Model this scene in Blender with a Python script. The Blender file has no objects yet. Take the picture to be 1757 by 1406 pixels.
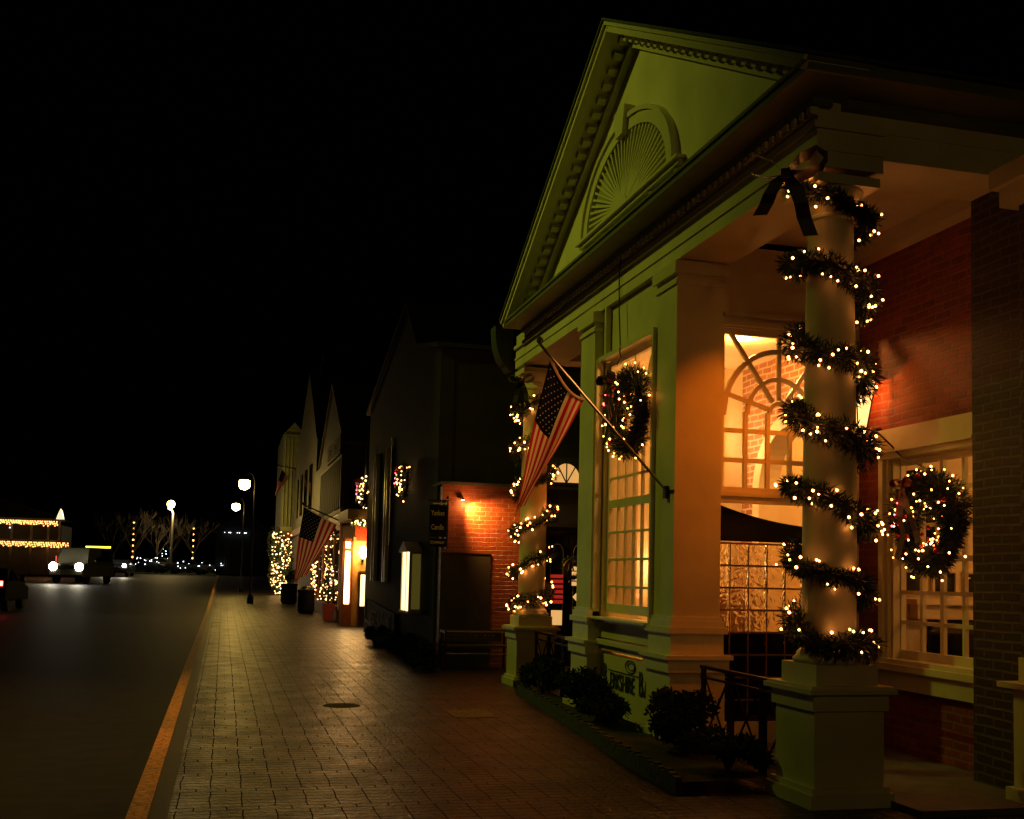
import bpy, bmesh, math, random
from mathutils import Vector, Matrix
random.seed(7)
S = bpy.context.scene
COL = S.collection
PI = math.pi
cos, sin = math.cos, math.sin
# ------------------------------------------------------------------ world, view
w = bpy.data.worlds.new("World"); S.world = w; w.use_nodes = True
nt = w.node_tree; bgn = nt.nodes['Background']
sky = nt.nodes.new('ShaderNodeTexSky'); sky.sky_type = 'NISHITA'; sky.sun_disc = False
sky.sun_elevation = math.radians(-4); sky.sun_rotation = math.radians(200)
nt.links.new(sky.outputs[0], bgn.inputs['Color'])
bgn.inputs['Strength'].default_value = 0.0022
S.view_settings.view_transform = 'Standard'
S.view_settings.look = 'None'
S.view_settings.exposure = 0.0
S.view_settings.gamma = 1.0
S.cycles.max_bounces = 6
S.cycles.diffuse_bounces = 3
S.cycles.transparent_max_bounces = 16
S.cycles.sample_clamp_indirect = 3.0
S.cycles.caustics_reflective = False
S.cycles.caustics_refractive = False

# ------------------------------------------------------------------ materials
MATS = {}
def newmat(name):
    m = bpy.data.materials.new(name); m.use_nodes = True
    MATS[name] = m
    return m, m.node_tree.nodes, m.node_tree.links, m.node_tree.nodes['Principled BSDF']
def simple(name, col, rough=0.6, metal=0.0, var=0.0, scale=6.0, bump=0.0, spec=None):
    m, n, l, b = newmat(name)
    b.inputs['Base Color'].default_value = (*col, 1); b.inputs['Roughness'].default_value = rough
    b.inputs['Metallic'].default_value = metal
    if spec is not None: b.inputs['Specular IOR Level'].default_value = spec
    if var or bump:
        tc = n.new('ShaderNodeTexCoord'); ns = n.new('ShaderNodeTexNoise')
        ns.inputs['Scale'].default_value = scale; ns.inputs['Detail'].default_value = 6
        l.new(tc.outputs['Object'], ns.inputs['Vector'])
        if var:
            mx = n.new('ShaderNodeMix'); mx.data_type = 'RGBA'
            mx.inputs[6].default_value = (*[c * (1 - var) for c in col], 1)
            mx.inputs[7].default_value = (*[min(1, c * (1 + var)) for c in col], 1)
            rp = n.new('ShaderNodeMapRange'); rp.inputs[1].default_value = .3; rp.inputs[2].default_value = .7
            l.new(ns.outputs['Fac'], rp.inputs[0]); l.new(rp.outputs[0], mx.inputs[0])
            l.new(mx.outputs[2], b.inputs['Base Color'])
        if bump:
            bp = n.new('ShaderNodeBump'); bp.inputs['Strength'].default_value = bump; bp.inputs['Distance'].default_value = .01
            l.new(ns.outputs['Fac'], bp.inputs['Height']); l.new(bp.outputs[0], b.inputs['Normal'])
    return m
def emit(name, col, strength, base=(.8, .8, .8)):
    m, n, l, b = newmat(name)
    b.inputs['Base Color'].default_value = (*base, 1)
    b.inputs['Emission Color'].default_value = (*col, 1); b.inputs['Emission Strength'].default_value = strength
    return m
def brickmat(name, axes, c1, c2, mortar, bw=.21, bh=.075, ms=.012, rough=.7, bump=.6, offset=.5, noise=.5):
    m, n, l, b = newmat(name)
    g = n.new('ShaderNodeNewGeometry'); sp = n.new('ShaderNodeSeparateXYZ'); cb = n.new('ShaderNodeCombineXYZ')
    l.new(g.outputs['Position'], sp.inputs[0])
    l.new(sp.outputs['XYZ'.index(axes[0])], cb.inputs[0]); l.new(sp.outputs['XYZ'.index(axes[1])], cb.inputs[1])
    nz0 = n.new('ShaderNodeTexNoise'); nz0.inputs['Scale'].default_value = 2.2
    l.new(g.outputs['Position'], nz0.inputs['Vector'])
    ad = n.new('ShaderNodeVectorMath'); ad.operation = 'MULTIPLY_ADD'
    ad.inputs[1].default_value = (.045, .045, 0)
    l.new(nz0.outputs['Color'], ad.inputs[0]); l.new(cb.outputs[0], ad.inputs[2])
    br = n.new('ShaderNodeTexBrick'); br.offset = offset
    br.inputs['Scale'].default_value = 1; br.inputs['Brick Width'].default_value = bw; br.inputs['Row Height'].default_value = bh
    br.inputs['Mortar Size'].default_value = ms; br.inputs['Mortar Smooth'].default_value = .3
    br.inputs['Color1'].default_value = (*c1, 1); br.inputs['Color2'].default_value = (*c2, 1); br.inputs['Mortar'].default_value = (*mortar, 1)
    l.new(ad.outputs[0], br.inputs['Vector'])
    ns = n.new('ShaderNodeTexNoise'); ns.inputs['Scale'].default_value = 14; ns.inputs['Detail'].default_value = 8
    l.new(g.outputs['Position'], ns.inputs['Vector'])
    mx = n.new('ShaderNodeMix'); mx.data_type = 'RGBA'; mx.blend_type = 'MULTIPLY'; mx.inputs[0].default_value = noise
    l.new(br.outputs['Color'], mx.inputs[6]); l.new(ns.outputs['Fac'], mx.inputs[7])
    l.new(mx.outputs[2], b.inputs['Base Color'])
    b.inputs['Roughness'].default_value = rough
    inv = n.new('ShaderNodeMath'); inv.operation = 'SUBTRACT'; inv.inputs[0].default_value = 1
    l.new(br.outputs['Fac'], inv.inputs[1])
    a2 = n.new('ShaderNodeMath'); a2.operation = 'MULTIPLY_ADD'; a2.inputs[1].default_value = .5
    l.new(ns.outputs['Fac'], a2.inputs[0]); l.new(inv.outputs[0], a2.inputs[2])
    bp = n.new('ShaderNodeBump'); bp.inputs['Strength'].default_value = bump; bp.inputs['Distance'].default_value = .012
    l.new(a2.outputs[0], bp.inputs['Height']); l.new(bp.outputs[0], b.inputs['Normal'])
    return m, br, ns, bp, b, n, l
def glassmat(name, rough=.02, tint=(1, 1, 1), refl=.05):
    m, n, l, b = newmat(name)
    n.remove(b); out = n['Material Output']
    t = n.new('ShaderNodeBsdfTransparent'); t.inputs[0].default_value = (*tint, 1)
    g = n.new('ShaderNodeBsdfGlossy'); g.inputs['Roughness'].default_value = rough
    lw = n.new('ShaderNodeLayerWeight'); lw.inputs['Blend'].default_value = .5
    pw_ = n.new('ShaderNodeMath'); pw_.operation = 'POWER'; pw_.inputs[1].default_value = 5
    ma_ = n.new('ShaderNodeMath'); ma_.operation = 'MULTIPLY_ADD'; ma_.inputs[1].default_value = .6; ma_.inputs[2].default_value = .02
    l.new(lw.outputs['Facing'], pw_.inputs[0]); l.new(pw_.outputs[0], ma_.inputs[0])
    mx = n.new('ShaderNodeMixShader')
    l.new(ma_.outputs[0], mx.inputs[0]); l.new(t.outputs[0], mx.inputs[1]); l.new(g.outputs[0], mx.inputs[2])
    l.new(mx.outputs[0], out.inputs['Surface'])
    return m

paint = simple('cream_paint', (.62, .56, .36), .5, var=.14, scale=1.7, bump=.15)
paint2 = simple('cream_paint_trim', (.66, .60, .40), .35, var=.05, scale=9)
louver = simple('louver_paint', (.30, .30, .22), .5)
roofm = simple('dark_shingle', (.035, .035, .035), .8, var=.4, scale=30, bump=.4)
brickX = brickmat('red_brick_street', 'YZ', (.36, .050, .026), (.22, .030, .018), (.30, .12, .075))[0]
brickY = brickmat('red_brick_cross', 'XZ', (.42, .10, .05), (.30, .07, .04), (.34, .22, .15), ms=.006, bump=1.0, rough=.45)[0]
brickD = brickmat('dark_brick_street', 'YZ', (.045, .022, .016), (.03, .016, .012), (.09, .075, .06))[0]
brickI = brickmat('interior_brick', 'YZ', (.50, .22, .10), (.42, .17, .08), (.78, .62, .42), bump=.3)[0]
cream_in = simple('cream_plaster', (.82, .70, .46), .6, var=.04, scale=2)
brown_in = simple('brown_panelling', (.22, .10, .04), .5, var=.2, scale=4)
soffit_m = simple('warm_white_soffit', (.62, .54, .42), .6, var=.04, scale=3)
concrete = simple('dark_concrete', (.10, .10, .09), .7, var=.25, scale=8, bump=.3)
asphalt = simple('wet_asphalt', (.009, .009, .009), .6, spec=.25, var=.75, scale=5, bump=.4)
granite = simple('dark_granite', (.035, .035, .033), .5, var=.3, scale=40, bump=.2)
iron = simple('black_iron', (.012, .012, .012), .35, .6)
bronze = simple('dark_bronze', (.05, .035, .02), .35, .8)
silver = simple('brushed_steel', (.55, .55, .52), .25, .9)
woodd = simple('dark_wood', (.05, .03, .018), .4, var=.3, scale=12)
glass = glassmat('window_glass')
needle = simple('pine_needles', (.010, .022, .014), .45, var=.5, scale=25)
leafm = simple('yew_leaves', (.010, .017, .008), .8, var=.5, scale=12, spec=.1)
leafg = simple('ivy_leaves', (.05, .09, .03), .5, var=.4, scale=12)
barkm = simple('bare_bark', (.045, .036, .028), .8)
ribbon_red = simple('red_ribbon', (.16, .008, .012), .4)
ribbon_dark = simple('dark_velvet_ribbon', (.035, .012, .016), .45)
ornm = simple('red_ornament', (.45, .02, .015), .12, .3)
wirem = simple('black_cable', (.012, .010, .010), .5)
bulb = emit('warm_bulb', (1, .31, .065), 22)
bulb_far = emit('warm_bulb_far', (1, .52, .17), 10)
bulb_amber = emit('amber_bulb', (1, .42, .10), 5)
bulb_white = emit('cool_bulb', (.85, .9, 1), 6)
bulb_red = emit('red_bulb', (1, .05, .08), 20)
lampglow = emit('street_lamp_globe', (1, .66, .17), 60)
lantern_glass, ln_, ll_, lb_ = newmat('lantern_glass')
le_ = ln_.new('ShaderNodeEmission'); le_.inputs[0].default_value = (1, .52, .16, 1); le_.inputs[1].default_value = 1.1
lt_ = ln_.new('ShaderNodeBsdfTransparent'); la_ = ln_.new('ShaderNodeAddShader')
ll_.new(le_.outputs[0], la_.inputs[0]); ll_.new(lt_.outputs[0], la_.inputs[1]); ll_.new(la_.outputs[0], ln_['Material Output'].inputs['Surface'])
flame = emit('sconce_flame', (1, .72, .38), 60)
litpanel = emit('lit_display_panel', (1, .72, .32), 2.4)
litdoor = emit('lit_door_glass', (1, .62, .22), 16)
shopglow = emit('lit_shop_ceiling_lamp', (1, .55, .2), 10)
headl = emit('headlamp_lens', (1, .90, .72), 60)
taill = emit('tail_lamp_lens', (1, .08, .06), 14)
markerl = emit('yellow_marker_lamp', (.95, .85, .06), 2.6)
carpaint = simple('dark_car_paint', (.04, .045, .05), .25, .3)
carpaint2 = simple('grey_car_paint', (.10, .10, .10), .25, .4)
blackpaint = simple('matt_black_paint', (.006, .006, .006), .8, spec=.1)
rubber = simple('tyre_rubber', (.015, .015, .015), .8)
chrome = simple('chrome', (.6, .6, .6), .12, 1)
carglass = simple('car_glass', (.01, .012, .014), .05)
kerbm = simple('yellow_kerb_paint', (.90, .44, .13), .6, var=.30, scale=18, bump=.5)
grassm = simple('lawn', (.02, .04, .012), .9, var=.4, scale=10)
greenpaint = simple('pale_green_paint', (.30, .33, .20), .6, var=.15, scale=3)
greypaint = simple('grey_clapboard', (.12, .115, .09), .6, var=.1, scale=3)
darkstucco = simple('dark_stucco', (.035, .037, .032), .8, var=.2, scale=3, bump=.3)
redpaint = simple('red_fascia_paint', (.50, .07, .03), .45)
woodor = simple('varnished_door_wood', (.34, .11, .03), .35, var=.2, scale=6)
signblack = simple('sign_black', (.010, .010, .010), .7, spec=.15)
letterm = simple('sign_letters', (.92, .84, .60), .4)
letterd = simple('dark_letters', (.05, .05, .03), .4)
flagred = simple('flag_red', (.50, .006, .010), .7)
flagwhite = simple('flag_white', (.72, .58, .40), .7)
flagblue = simple('flag_blue', (.0025, .005, .014), .8, spec=.1)
def translucent(m, k=.55):
    n, l = m.node_tree.nodes, m.node_tree.links; b = n['Principled BSDF']
    t = n.new('ShaderNodeBsdfTranslucent'); t.inputs[0].default_value = b.inputs['Base Color'].default_value
    mx = n.new('ShaderNodeMixShader'); mx.inputs[0].default_value = k
    l.new(b.outputs[0], mx.inputs[1]); l.new(t.outputs[0], mx.inputs[2]); l.new(mx.outputs[0], n['Material Output'].inputs['Surface'])
for m_ in (flagred, flagwhite, flagblue): translucent(m_)
tan = simple('flag_sleeve', (.45, .33, .18), .7)
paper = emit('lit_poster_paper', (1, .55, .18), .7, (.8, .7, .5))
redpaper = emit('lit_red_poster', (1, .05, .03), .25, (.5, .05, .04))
# crack pattern for the painted kerb
def kerb_cracks():
    n, l = kerbm.node_tree.nodes, kerbm.node_tree.links
    b = n['Principled BSDF']; src = b.inputs['Base Color'].links[0].from_socket
    g = n.new('ShaderNodeNewGeometry'); v = n.new('ShaderNodeTexVoronoi'); v.feature = 'DISTANCE_TO_EDGE'; v.inputs['Scale'].default_value = 14
    l.new(g.outputs['Position'], v.inputs['Vector'])
    mr = n.new('ShaderNodeMapRange'); mr.inputs[1].default_value = 0; mr.inputs[2].default_value = .06; mr.inputs[3].default_value = .2
    l.new(v.outputs['Distance'], mr.inputs[0])
    mx = n.new('ShaderNodeMix'); mx.data_type = 'RGBA'; mx.blend_type = 'MULTIPLY'; mx.inputs[0].default_value = 1
    l.new(src, mx.inputs[6]); l.new(mr.outputs[0], mx.inputs[7]); l.new(mx.outputs[2], b.inputs['Base Color'])
kerb_cracks()
# pavers : damp brick with a sheen that varies in patches
paver, pbr, pns, pbp, pb, pn, pl = brickmat('damp_brick_pavers', 'XY', (.036, .020, .011), (.012, .009, .006), (.008, .006, .005), bw=.215, bh=.105, ms=.005, rough=.38, bump=1.0, offset=0.5, noise=.7)
pbr.offset_frequency = 6
pbp.inputs['Distance'].default_value = .02
big = pn.new('ShaderNodeTexNoise'); big.inputs['Scale'].default_value = 2.3; big.inputs['Detail'].default_value = 4
gg = pn.new('ShaderNodeNewGeometry'); pl.new(gg.outputs['Position'], big.inputs['Vector'])
mr = pn.new('ShaderNodeMapRange'); mr.inputs[1].default_value = .35; mr.inputs[2].default_value = .65; mr.inputs[3].default_value = .29; mr.inputs[4].default_value = .42
pl.new(big.outputs['Fac'], mr.inputs[0]); pl.new(mr.outputs[0], pb.inputs['Roughness'])
m1 = pn.new('ShaderNodeMath'); m1.operation = 'MULTIPLY_ADD'; m1.inputs[1].default_value = .45
pl.new(pbr.outputs['Fac'], m1.inputs[0]); pl.new(mr.outputs[0], m1.inputs[2]); pl.new(m1.outputs[0], pb.inputs['Roughness'])
m2 = pn.new('ShaderNodeMapRange'); m2.inputs[3].default_value = .48; m2.inputs[4].default_value = .12
pl.new(pbr.outputs['Fac'], m2.inputs[0]); pl.new(m2.outputs[0], pb.inputs['Specular IOR Level'])
fine = pn.new('ShaderNodeTexNoise'); fine.inputs['Scale'].default_value = 28; fine.inputs['Detail'].default_value = 5
pl.new(gg.outputs['Position'], fine.inputs['Vector'])
a3 = pn.new('ShaderNodeMath'); a3.operation = 'MULTIPLY_ADD'; a3.inputs[1].default_value = .8
bpsrc = pbp.inputs['Height'].links[0].from_socket
pl.new(fine.outputs['Fac'], a3.inputs[0]); pl.new(bpsrc, a3.inputs[2]); pl.new(a3.outputs[0], pbp.inputs['Height'])
# glass blocks
gblock, n_, l_, b_ = newmat('wavy_glass_block')
b_.inputs['Base Color'].default_value = (1, .93, .8, 1); b_.inputs['Roughness'].default_value = .06
b_.inputs['Transmission Weight'].default_value = 1; b_.inputs['IOR'].default_value = 1.16
tc = n_.new('ShaderNodeTexCoord'); ns = n_.new('ShaderNodeTexNoise'); ns.inputs['Scale'].default_value = 9; ns.inputs['Detail'].default_value = 0; ns.inputs['Distortion'].default_value = 2.0
bp = n_.new('ShaderNodeBump'); bp.inputs['Strength'].default_value = 1; bp.inputs['Distance'].default_value = .03
l_.new(tc.outputs['Object'], ns.inputs['Vector']); l_.new(ns.outputs['Fac'], bp.inputs['Height']); l_.new(bp.outputs[0], b_.inputs['Normal'])

# ------------------------------------------------------------------ builders
EPS = [0]
def eps():
    EPS[0] = (EPS[0] + 1) % 7
    return EPS[0] * .0006
class MB:
    def __init__(s): s.v = []; s.f = []; s.m = []; s.cur = 0
    def add(s, vs, fs):
        o = len(s.v); s.v += [tuple(v) for v in vs]
        s.f += [tuple(i + o for i in f) for f in fs]; s.m += [s.cur] * len(fs); return s
    def box(s, x0, x1, y0, y1, z0, z1):
        return s.add([(x0,y0,z0),(x1,y0,z0),(x1,y1,z0),(x0,y1,z0),(x0,y0,z1),(x1,y0,z1),(x1,y1,z1),(x0,y1,z1)],
                     [(0,3,2,1),(4,5,6,7),(0,1,5,4),(1,2,6,5),(2,3,7,6),(3,0,4,7)])
    def flat(s, poly, mp, d0, d1):
        e = eps(); k = len(poly)
        vs = [mp(a, b, d0 - e) for a, b in poly] + [mp(a, b, d1 + e) for a, b in poly]
        return s.add(vs, [tuple(range(k)), tuple(range(2*k-1, k-1, -1))] + [(i, (i+1) % k, k+(i+1) % k, k+i) for i in range(k)])
    def bar(s, a, b, wd, mp, d0, d1):
        dx, dy = b[0]-a[0], b[1]-a[1]; L = math.hypot(dx, dy) or 1; nx, ny = -dy/L*wd/2, dx/L*wd/2
        return s.flat([(a[0]+nx,a[1]+ny),(b[0]+nx,b[1]+ny),(b[0]-nx,b[1]-ny),(a[0]-nx,a[1]-ny)], mp, d0, d1)
    def arc(s, c, ra, rb, t0, t1, wd, mp, d0, d1, n=24):
        e = eps(); vs = []; fs = []
        for i in range(n+1):
            t = t0 + (t1-t0)*i/n
            for k in (0, 1):
                a, b = c[0]+(ra-k*wd)*cos(t), c[1]+(rb-k*wd)*sin(t)
                vs += [mp(a, b, d0-e), mp(a, b, d1+e)]
        for i in range(n):
            o = 4*i
            fs += [(o,o+4,o+6,o+2),(o+1,o+3,o+7,o+5),(o,o+1,o+5,o+4),(o+2,o+6,o+7,o+3)]
        fs += [(0,2,3,1),(4*n,4*n+1,4*n+3,4*n+2)]
        return s.add(vs, fs)
    def tube(s, pts, r, n=6, cap=True):
        pts = [Vector(p) for p in pts]; rs = r if isinstance(r, (list, tuple)) else [r]*len(pts)
        vs = []; fs = []; ref = None
        for i, p in enumerate(pts):
            t = (pts[min(i+1, len(pts)-1)] - pts[max(i-1, 0)]).normalized()
            if ref is None: ref = t.orthogonal().normalized()
            a = (ref - t*ref.dot(t))
            a = a.normalized() if a.length > 1e-5 else t.orthogonal().normalized()
            ref = a; b = t.cross(a)
            for k in range(n):
                q = 2*PI*k/n; vs.append(p + (a*cos(q) + b*sin(q))*rs[i])
        for i in range(len(pts)-1):
            for k in range(n):
                fs.append((i*n+k, i*n+(k+1) % n, (i+1)*n+(k+1) % n, (i+1)*n+k))
        if cap: fs += [tuple(range(n-1, -1, -1)), tuple((len(pts)-1)*n+k for k in range(n))]
        return s.add(vs, fs)
    def lathe(s, prof, cx, cy, n=28):
        vs = []; fs = []; m = len(prof)
        for r, z in prof:
            for k in range(n): vs.append((cx+r*cos(2*PI*k/n), cy+r*sin(2*PI*k/n), z))
        for i in range(m-1):
            for k in range(n): fs.append((i*n+k, i*n+(k+1) % n, (i+1)*n+(k+1) % n, (i+1)*n+k))
        fs += [tuple(range(n-1, -1, -1)), tuple((m-1)*n+k for k in range(n))]
        return s.add(vs, fs)
    def xf(s, mat):
        s.v = [tuple(mat @ Vector(v)) for v in s.v]; return s
    def build(s, name, mats, parent=None, off=(0, 0, 0), smooth=False):
        me = bpy.data.meshes.new(name)
        me.from_pydata([(v[0]-off[0], v[1]-off[1], v[2]-off[2]) for v in s.v], [], s.f)
        for m in (mats if isinstance(mats, (list, tuple)) else [mats]): me.materials.append(m)
        if isinstance(mats, (list, tuple)) and len(mats) > 1:
            for p, k in zip(me.polygons, s.m): p.material_index = k
        bm = bmesh.new(); bm.from_mesh(me); bmesh.ops.recalc_face_normals(bm, faces=bm.faces[:]); bm.to_mesh(me); bm.free()
        if smooth: me.shade_smooth()
        o = bpy.data.objects.new(name, me); COL.objects.link(o)
        if parent is not None: o.parent = parent
        return o
def tag(o, label, cat, group=None, kind=None):
    if label: o['label'] = label
    if cat: o['category'] = cat
    if group: o['group'] = group
    if kind: o['kind'] = kind
    return o
def thing(name, loc, label, cat, group=None, rz=0):
    o = bpy.data.objects.new(name, None); COL.objects.link(o); o.empty_display_size = .2
    o.location = loc; o.rotation_euler = (0, 0, rz)
    return tag(o, label, cat, group)
def struct(name, mb, m, smooth=False):
    o = mb.build(name, m, smooth=smooth); o['kind'] = 'structure'; return o
def side(Y):   return lambda a, b, d: (a, Y + d, b)      # a plane facing the viewer's end of the street
def front(X):  return lambda a, b, d: (X + d, a, b)      # a plane facing the street
def textmesh(txt, size, m, name, mat4, parent, off, extrude=.004, sx=1.0, font_space=1.0):
    cu = bpy.data.curves.new('t', 'FONT'); cu.body = txt; cu.size = size; cu.extrude = extrude
    cu.align_x = 'CENTER'; cu.align_y = 'CENTER'; cu.resolution_u = 3; cu.space_character = font_space
    ob = bpy.data.objects.new('t', cu); COL.objects.link(ob)
    dg = bpy.context.evaluated_depsgraph_get(); me = bpy.data.meshes.new_from_object(ob.evaluated_get(dg))
    bpy.data.objects.remove(ob); bpy.data.curves.remove(cu)
    me.transform(Matrix.Diagonal((sx, 1, 1, 1))); me.transform(mat4); me.transform(Matrix.Translation(-Vector(off)))
    me.materials.clear(); me.materials.append(m); me.name = name
    o = bpy.data.objects.new(name, me); COL.objects.link(o); o.parent = parent
    return o
# text facing the street (-X): local x -> -Y, local y -> Z ;  text facing the viewer (-Y): local x -> X
TS = Matrix(((0, 0, -1, 0), (-1, 0, 0, 0), (0, 1, 0, 0), (0, 0, 0, 1)))
TV = Matrix(((1, 0, 0, 0), (0, 0, -1, 0), (0, 1, 0, 0), (0, 0, 0, 1)))
def light(name, loc, energy, col, parent, off=(0, 0, 0), r=.05, kind='POINT', target=None, spot=60, blend=.5):
    L = bpy.data.lights.new(name, kind); L.energy = energy; L.color = col
    if kind != 'AREA': L.shadow_soft_size = r
    if kind == 'SPOT': L.spot_size = math.radians(spot); L.spot_blend = blend
    o = bpy.data.objects.new(name, L); COL.objects.link(o); o.parent = parent
    o.location = Vector(loc) - Vector(off)
    if target is not None:
        o.rotation_euler = (Vector(target) - Vector(loc)).to_track_quat('-Z', 'Y').to_euler()
    return o
_bm = {}
def bulbmesh(r, m):
    k = (round(r, 4), m.name)
    if k not in _bm:
        bm = bmesh.new(); bmesh.ops.create_icosphere(bm, subdivisions=1, radius=r)
        me = bpy.data.meshes.new('bulb'); bm.to_mesh(me); bm.free(); me.materials.append(m); me.shade_smooth(); _bm[k] = me
    return _bm[k]
CAM = Vector((0, 0, 1.6))
def bulbs(pts, r, m, parent, off=(0, 0, 0), name='bulb', local=False):
    """each bulb a part; past 100 the rest become one part"""
    base = Vector(off)
    pts = [Vector(p) for p in pts]
    pts.sort(key=lambda p: ((p if not local else parent.matrix_basis @ p) - CAM).length)
    for k_, p in enumerate(pts[:100]):
        o = bpy.data.objects.new(name, bulbmesh(r, m)); COL.objects.link(o); o.parent = parent; o.location = p - base; o.scale = [.72+.5*((k_*37 % 11)/11)]*3
    if len(pts) > 100:
        mb = MB(); src = bulbmesh(r, m)
        for p in pts[100:]:
            mb.add([v.co + p for v in src.vertices], [tuple(f.vertices) for f in src.polygons])
        mb.build('string_lights', m, parent, off)['kind'] = 'stuff'
def needles(mb, pts, n, rad, length, wd, rnd, bias=0.0):
    """short flat needles springing from a path"""
    segs = [(Vector(a), Vector(b)) for a, b in zip(pts[:-1], pts[1:])]
    vs = []; fs = []
    for _ in range(n):
        a, b = segs[rnd.randrange(len(segs))]; t = rnd.random(); p = a.lerp(b, t); d = (b-a).normalized()
        q = d.orthogonal().normalized(); q2 = d.cross(q); an = rnd.random()*2*PI
        out = q*cos(an) + q2*sin(an)
        base = p + out*rad*rnd.uniform(.1, 1)*(.8+.35*sin(p.z*9+p.x*5))
        dr = (out*rnd.uniform(.5, 1.1) + d*rnd.uniform(-.8, .8) + Vector((0, 0, -bias))).normalized()
        L = length*rnd.uniform(.5, 1.15)
        sd = dr.cross(Vector((rnd.uniform(-1, 1), rnd.uniform(-1, 1), rnd.uniform(-1, 1)))).normalized()*wd*.5
        k = len(vs); tip = base + dr*L; mid = base + dr*L*.5
        vs += [base, mid+sd, tip, mid-sd]; fs.append((k, k+1, k+2, k+3))
    mb.add(vs, fs)

# ------------------------------------------------------------------ ground profile
def g(y):
    if y <= 40: return 0.0
    if y <= 75: return .5*(y-40)/35
    if y <= 105: return .5 + .3*(y-75)/30
    if y <= 130: return .8 + .6*(y-105)/25
    return 1.4 + 1.1*min(1, (y-130)/70)
YS = [-12, -4, 0, 4, 8, 12, 16, 20, 26, 32, 40, 48, 56, 64, 75, 85, 95, 105]
YS2 = YS + [118, 130, 150, 175, 200, 260]
def strip(x0, x1, z, ys):
    mb = MB(); vs = []; fs = []
    for y in ys: vs += [(x0, y, z+g(y)), (x1, y, z+g(y))]
    for i in range(len(ys)-1): fs.append((2*i, 2*i+1, 2*i+3, 2*i+2))
    return mb.add(vs, fs)
struct('ground', strip(-90, 90, -.20, YS2), grassm)
struct('road', strip(-15, -.54, -.12, YS + [107]), asphalt)
kb = MB()
for a, b in zip(YS[:-1], YS[1:]):
    kb.add([(-.54,a,g(a)-.14),(-.40,a,g(a)-.14),(-.40,b,g(b)-.14),(-.54,b,g(b)-.14),(-.53,a,g(a)+.012),(-.40,a,g(a)+.012),(-.40,b,g(b)+.012),(-.53,b,g(b)+.012)],
           [(4,5,6,7),(0,4,7,3),(1,2,6,5)] + ([(0,1,5,4)] if a == YS[0] else []))
struct('kerb', kb, kerbm)
struct('gutter_paving', strip(-.40, -.28, .004, YS), granite)
struct('sidewalk', strip(-.28, 9, 0, YS), paver)
struct('far_sidewalk', strip(-24, -15, .0, YS), concrete)

# ------------------------------------------------------------------ THE PORTICO BUILDING
bank = thing('portico_building', (6.1, 11.2, 0), 'tall cream pedimented portico building with brick walls and lit bay window', 'building')
O = (6.1, 11.2, 0)
def part(mb, name, m, parent=bank, smooth=False): return mb.build(name, m, parent, O, smooth)
F = front
ZS = 4.66      # underside of the beam
# main brick wall on X = 6.1 with window and arch openings
mb = MB()
def wall_x(mb, x0, x1, ya, yb, za, zb, holes):
    ys = sorted({ya, yb, *[h[0] for h in holes], *[h[1] for h in holes]}); zs = sorted({za, zb, *[h[2] for h in holes], *[h[3] for h in holes]})
    for a, b in zip(ys[:-1], ys[1:]):
        for c, d in zip(zs[:-1], zs[1:]):
            if not any(h[0] <= a and b <= h[1] and h[2] <= c and d <= h[3] for h in holes): mb.box(x0, x1, a, b, c, d)
WY0, WY1, WZ0, WZ1 = 7.78, 9.18, .80, 2.82
wall_x(mb, 6.1, 6.35, 1.5, 9.60, 0, 4.95, [(WY0, WY1, WZ0, WZ1)])
part(mb, 'brick_wall', brickX); mb = MB()
wall_x(mb, 6.1, 6.35, 12.20, 15.75, 0, 5.1, [])
mb.box(6.35, 14, 15.6, 15.74, 0, 5.1)
part(mb, 'brick_wall', brickX)
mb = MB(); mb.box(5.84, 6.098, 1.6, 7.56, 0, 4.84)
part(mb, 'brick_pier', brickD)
# inner brick wall behind the bay with a tall white arch
mb = MB(); cy_, hw, sp_ = 10.92, .90, 2.62
n = 16
prev = None
wall_x(mb, 6.1, 6.3, 9.60, cy_-hw, 0, 4.2, []); wall_x(mb, 6.1, 6.3, cy_+hw, 12.20, 0, 4.2, [])
for i in range(n):
    a0, a1 = PI*i/n, PI*(i+1)/n
    y0, y1 = cy_+hw*cos(a1), cy_+hw*cos(a0); z0, z1 = sp_+.88*sin(a1), sp_+.88*sin(a0)
    mb.flat([(y0, z0), (y1, z1), (y1, 4.2), (y0, 4.2)], F(6.1), 0, .2)
part(mb, 'interior_brick_wall', brickI)
mb = MB(); mb.arc((cy_, sp_), hw, .88, 0, PI, .16, F(6.07), 0, .26)
mb.box(6.07, 6.33, cy_+hw-.16, cy_+hw, .3, sp_); mb.box(6.07, 6.33, cy_-hw, cy_-hw+.16, .3, sp_); part(mb, 'interior_arch', cream_in); mb = MB()
mb.arc((cy_-.35, sp_-.3), .75, .80, 0, PI, .12, F(7.6), 0, .2); mb.box(7.6, 7.8, cy_+.28, cy_+.40, .3, sp_-.3); mb.box(7.6, 7.8, cy_-1.1, cy_-.98, .3, sp_-.3)
part(mb, 'interior_arch', cream_in)
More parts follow.
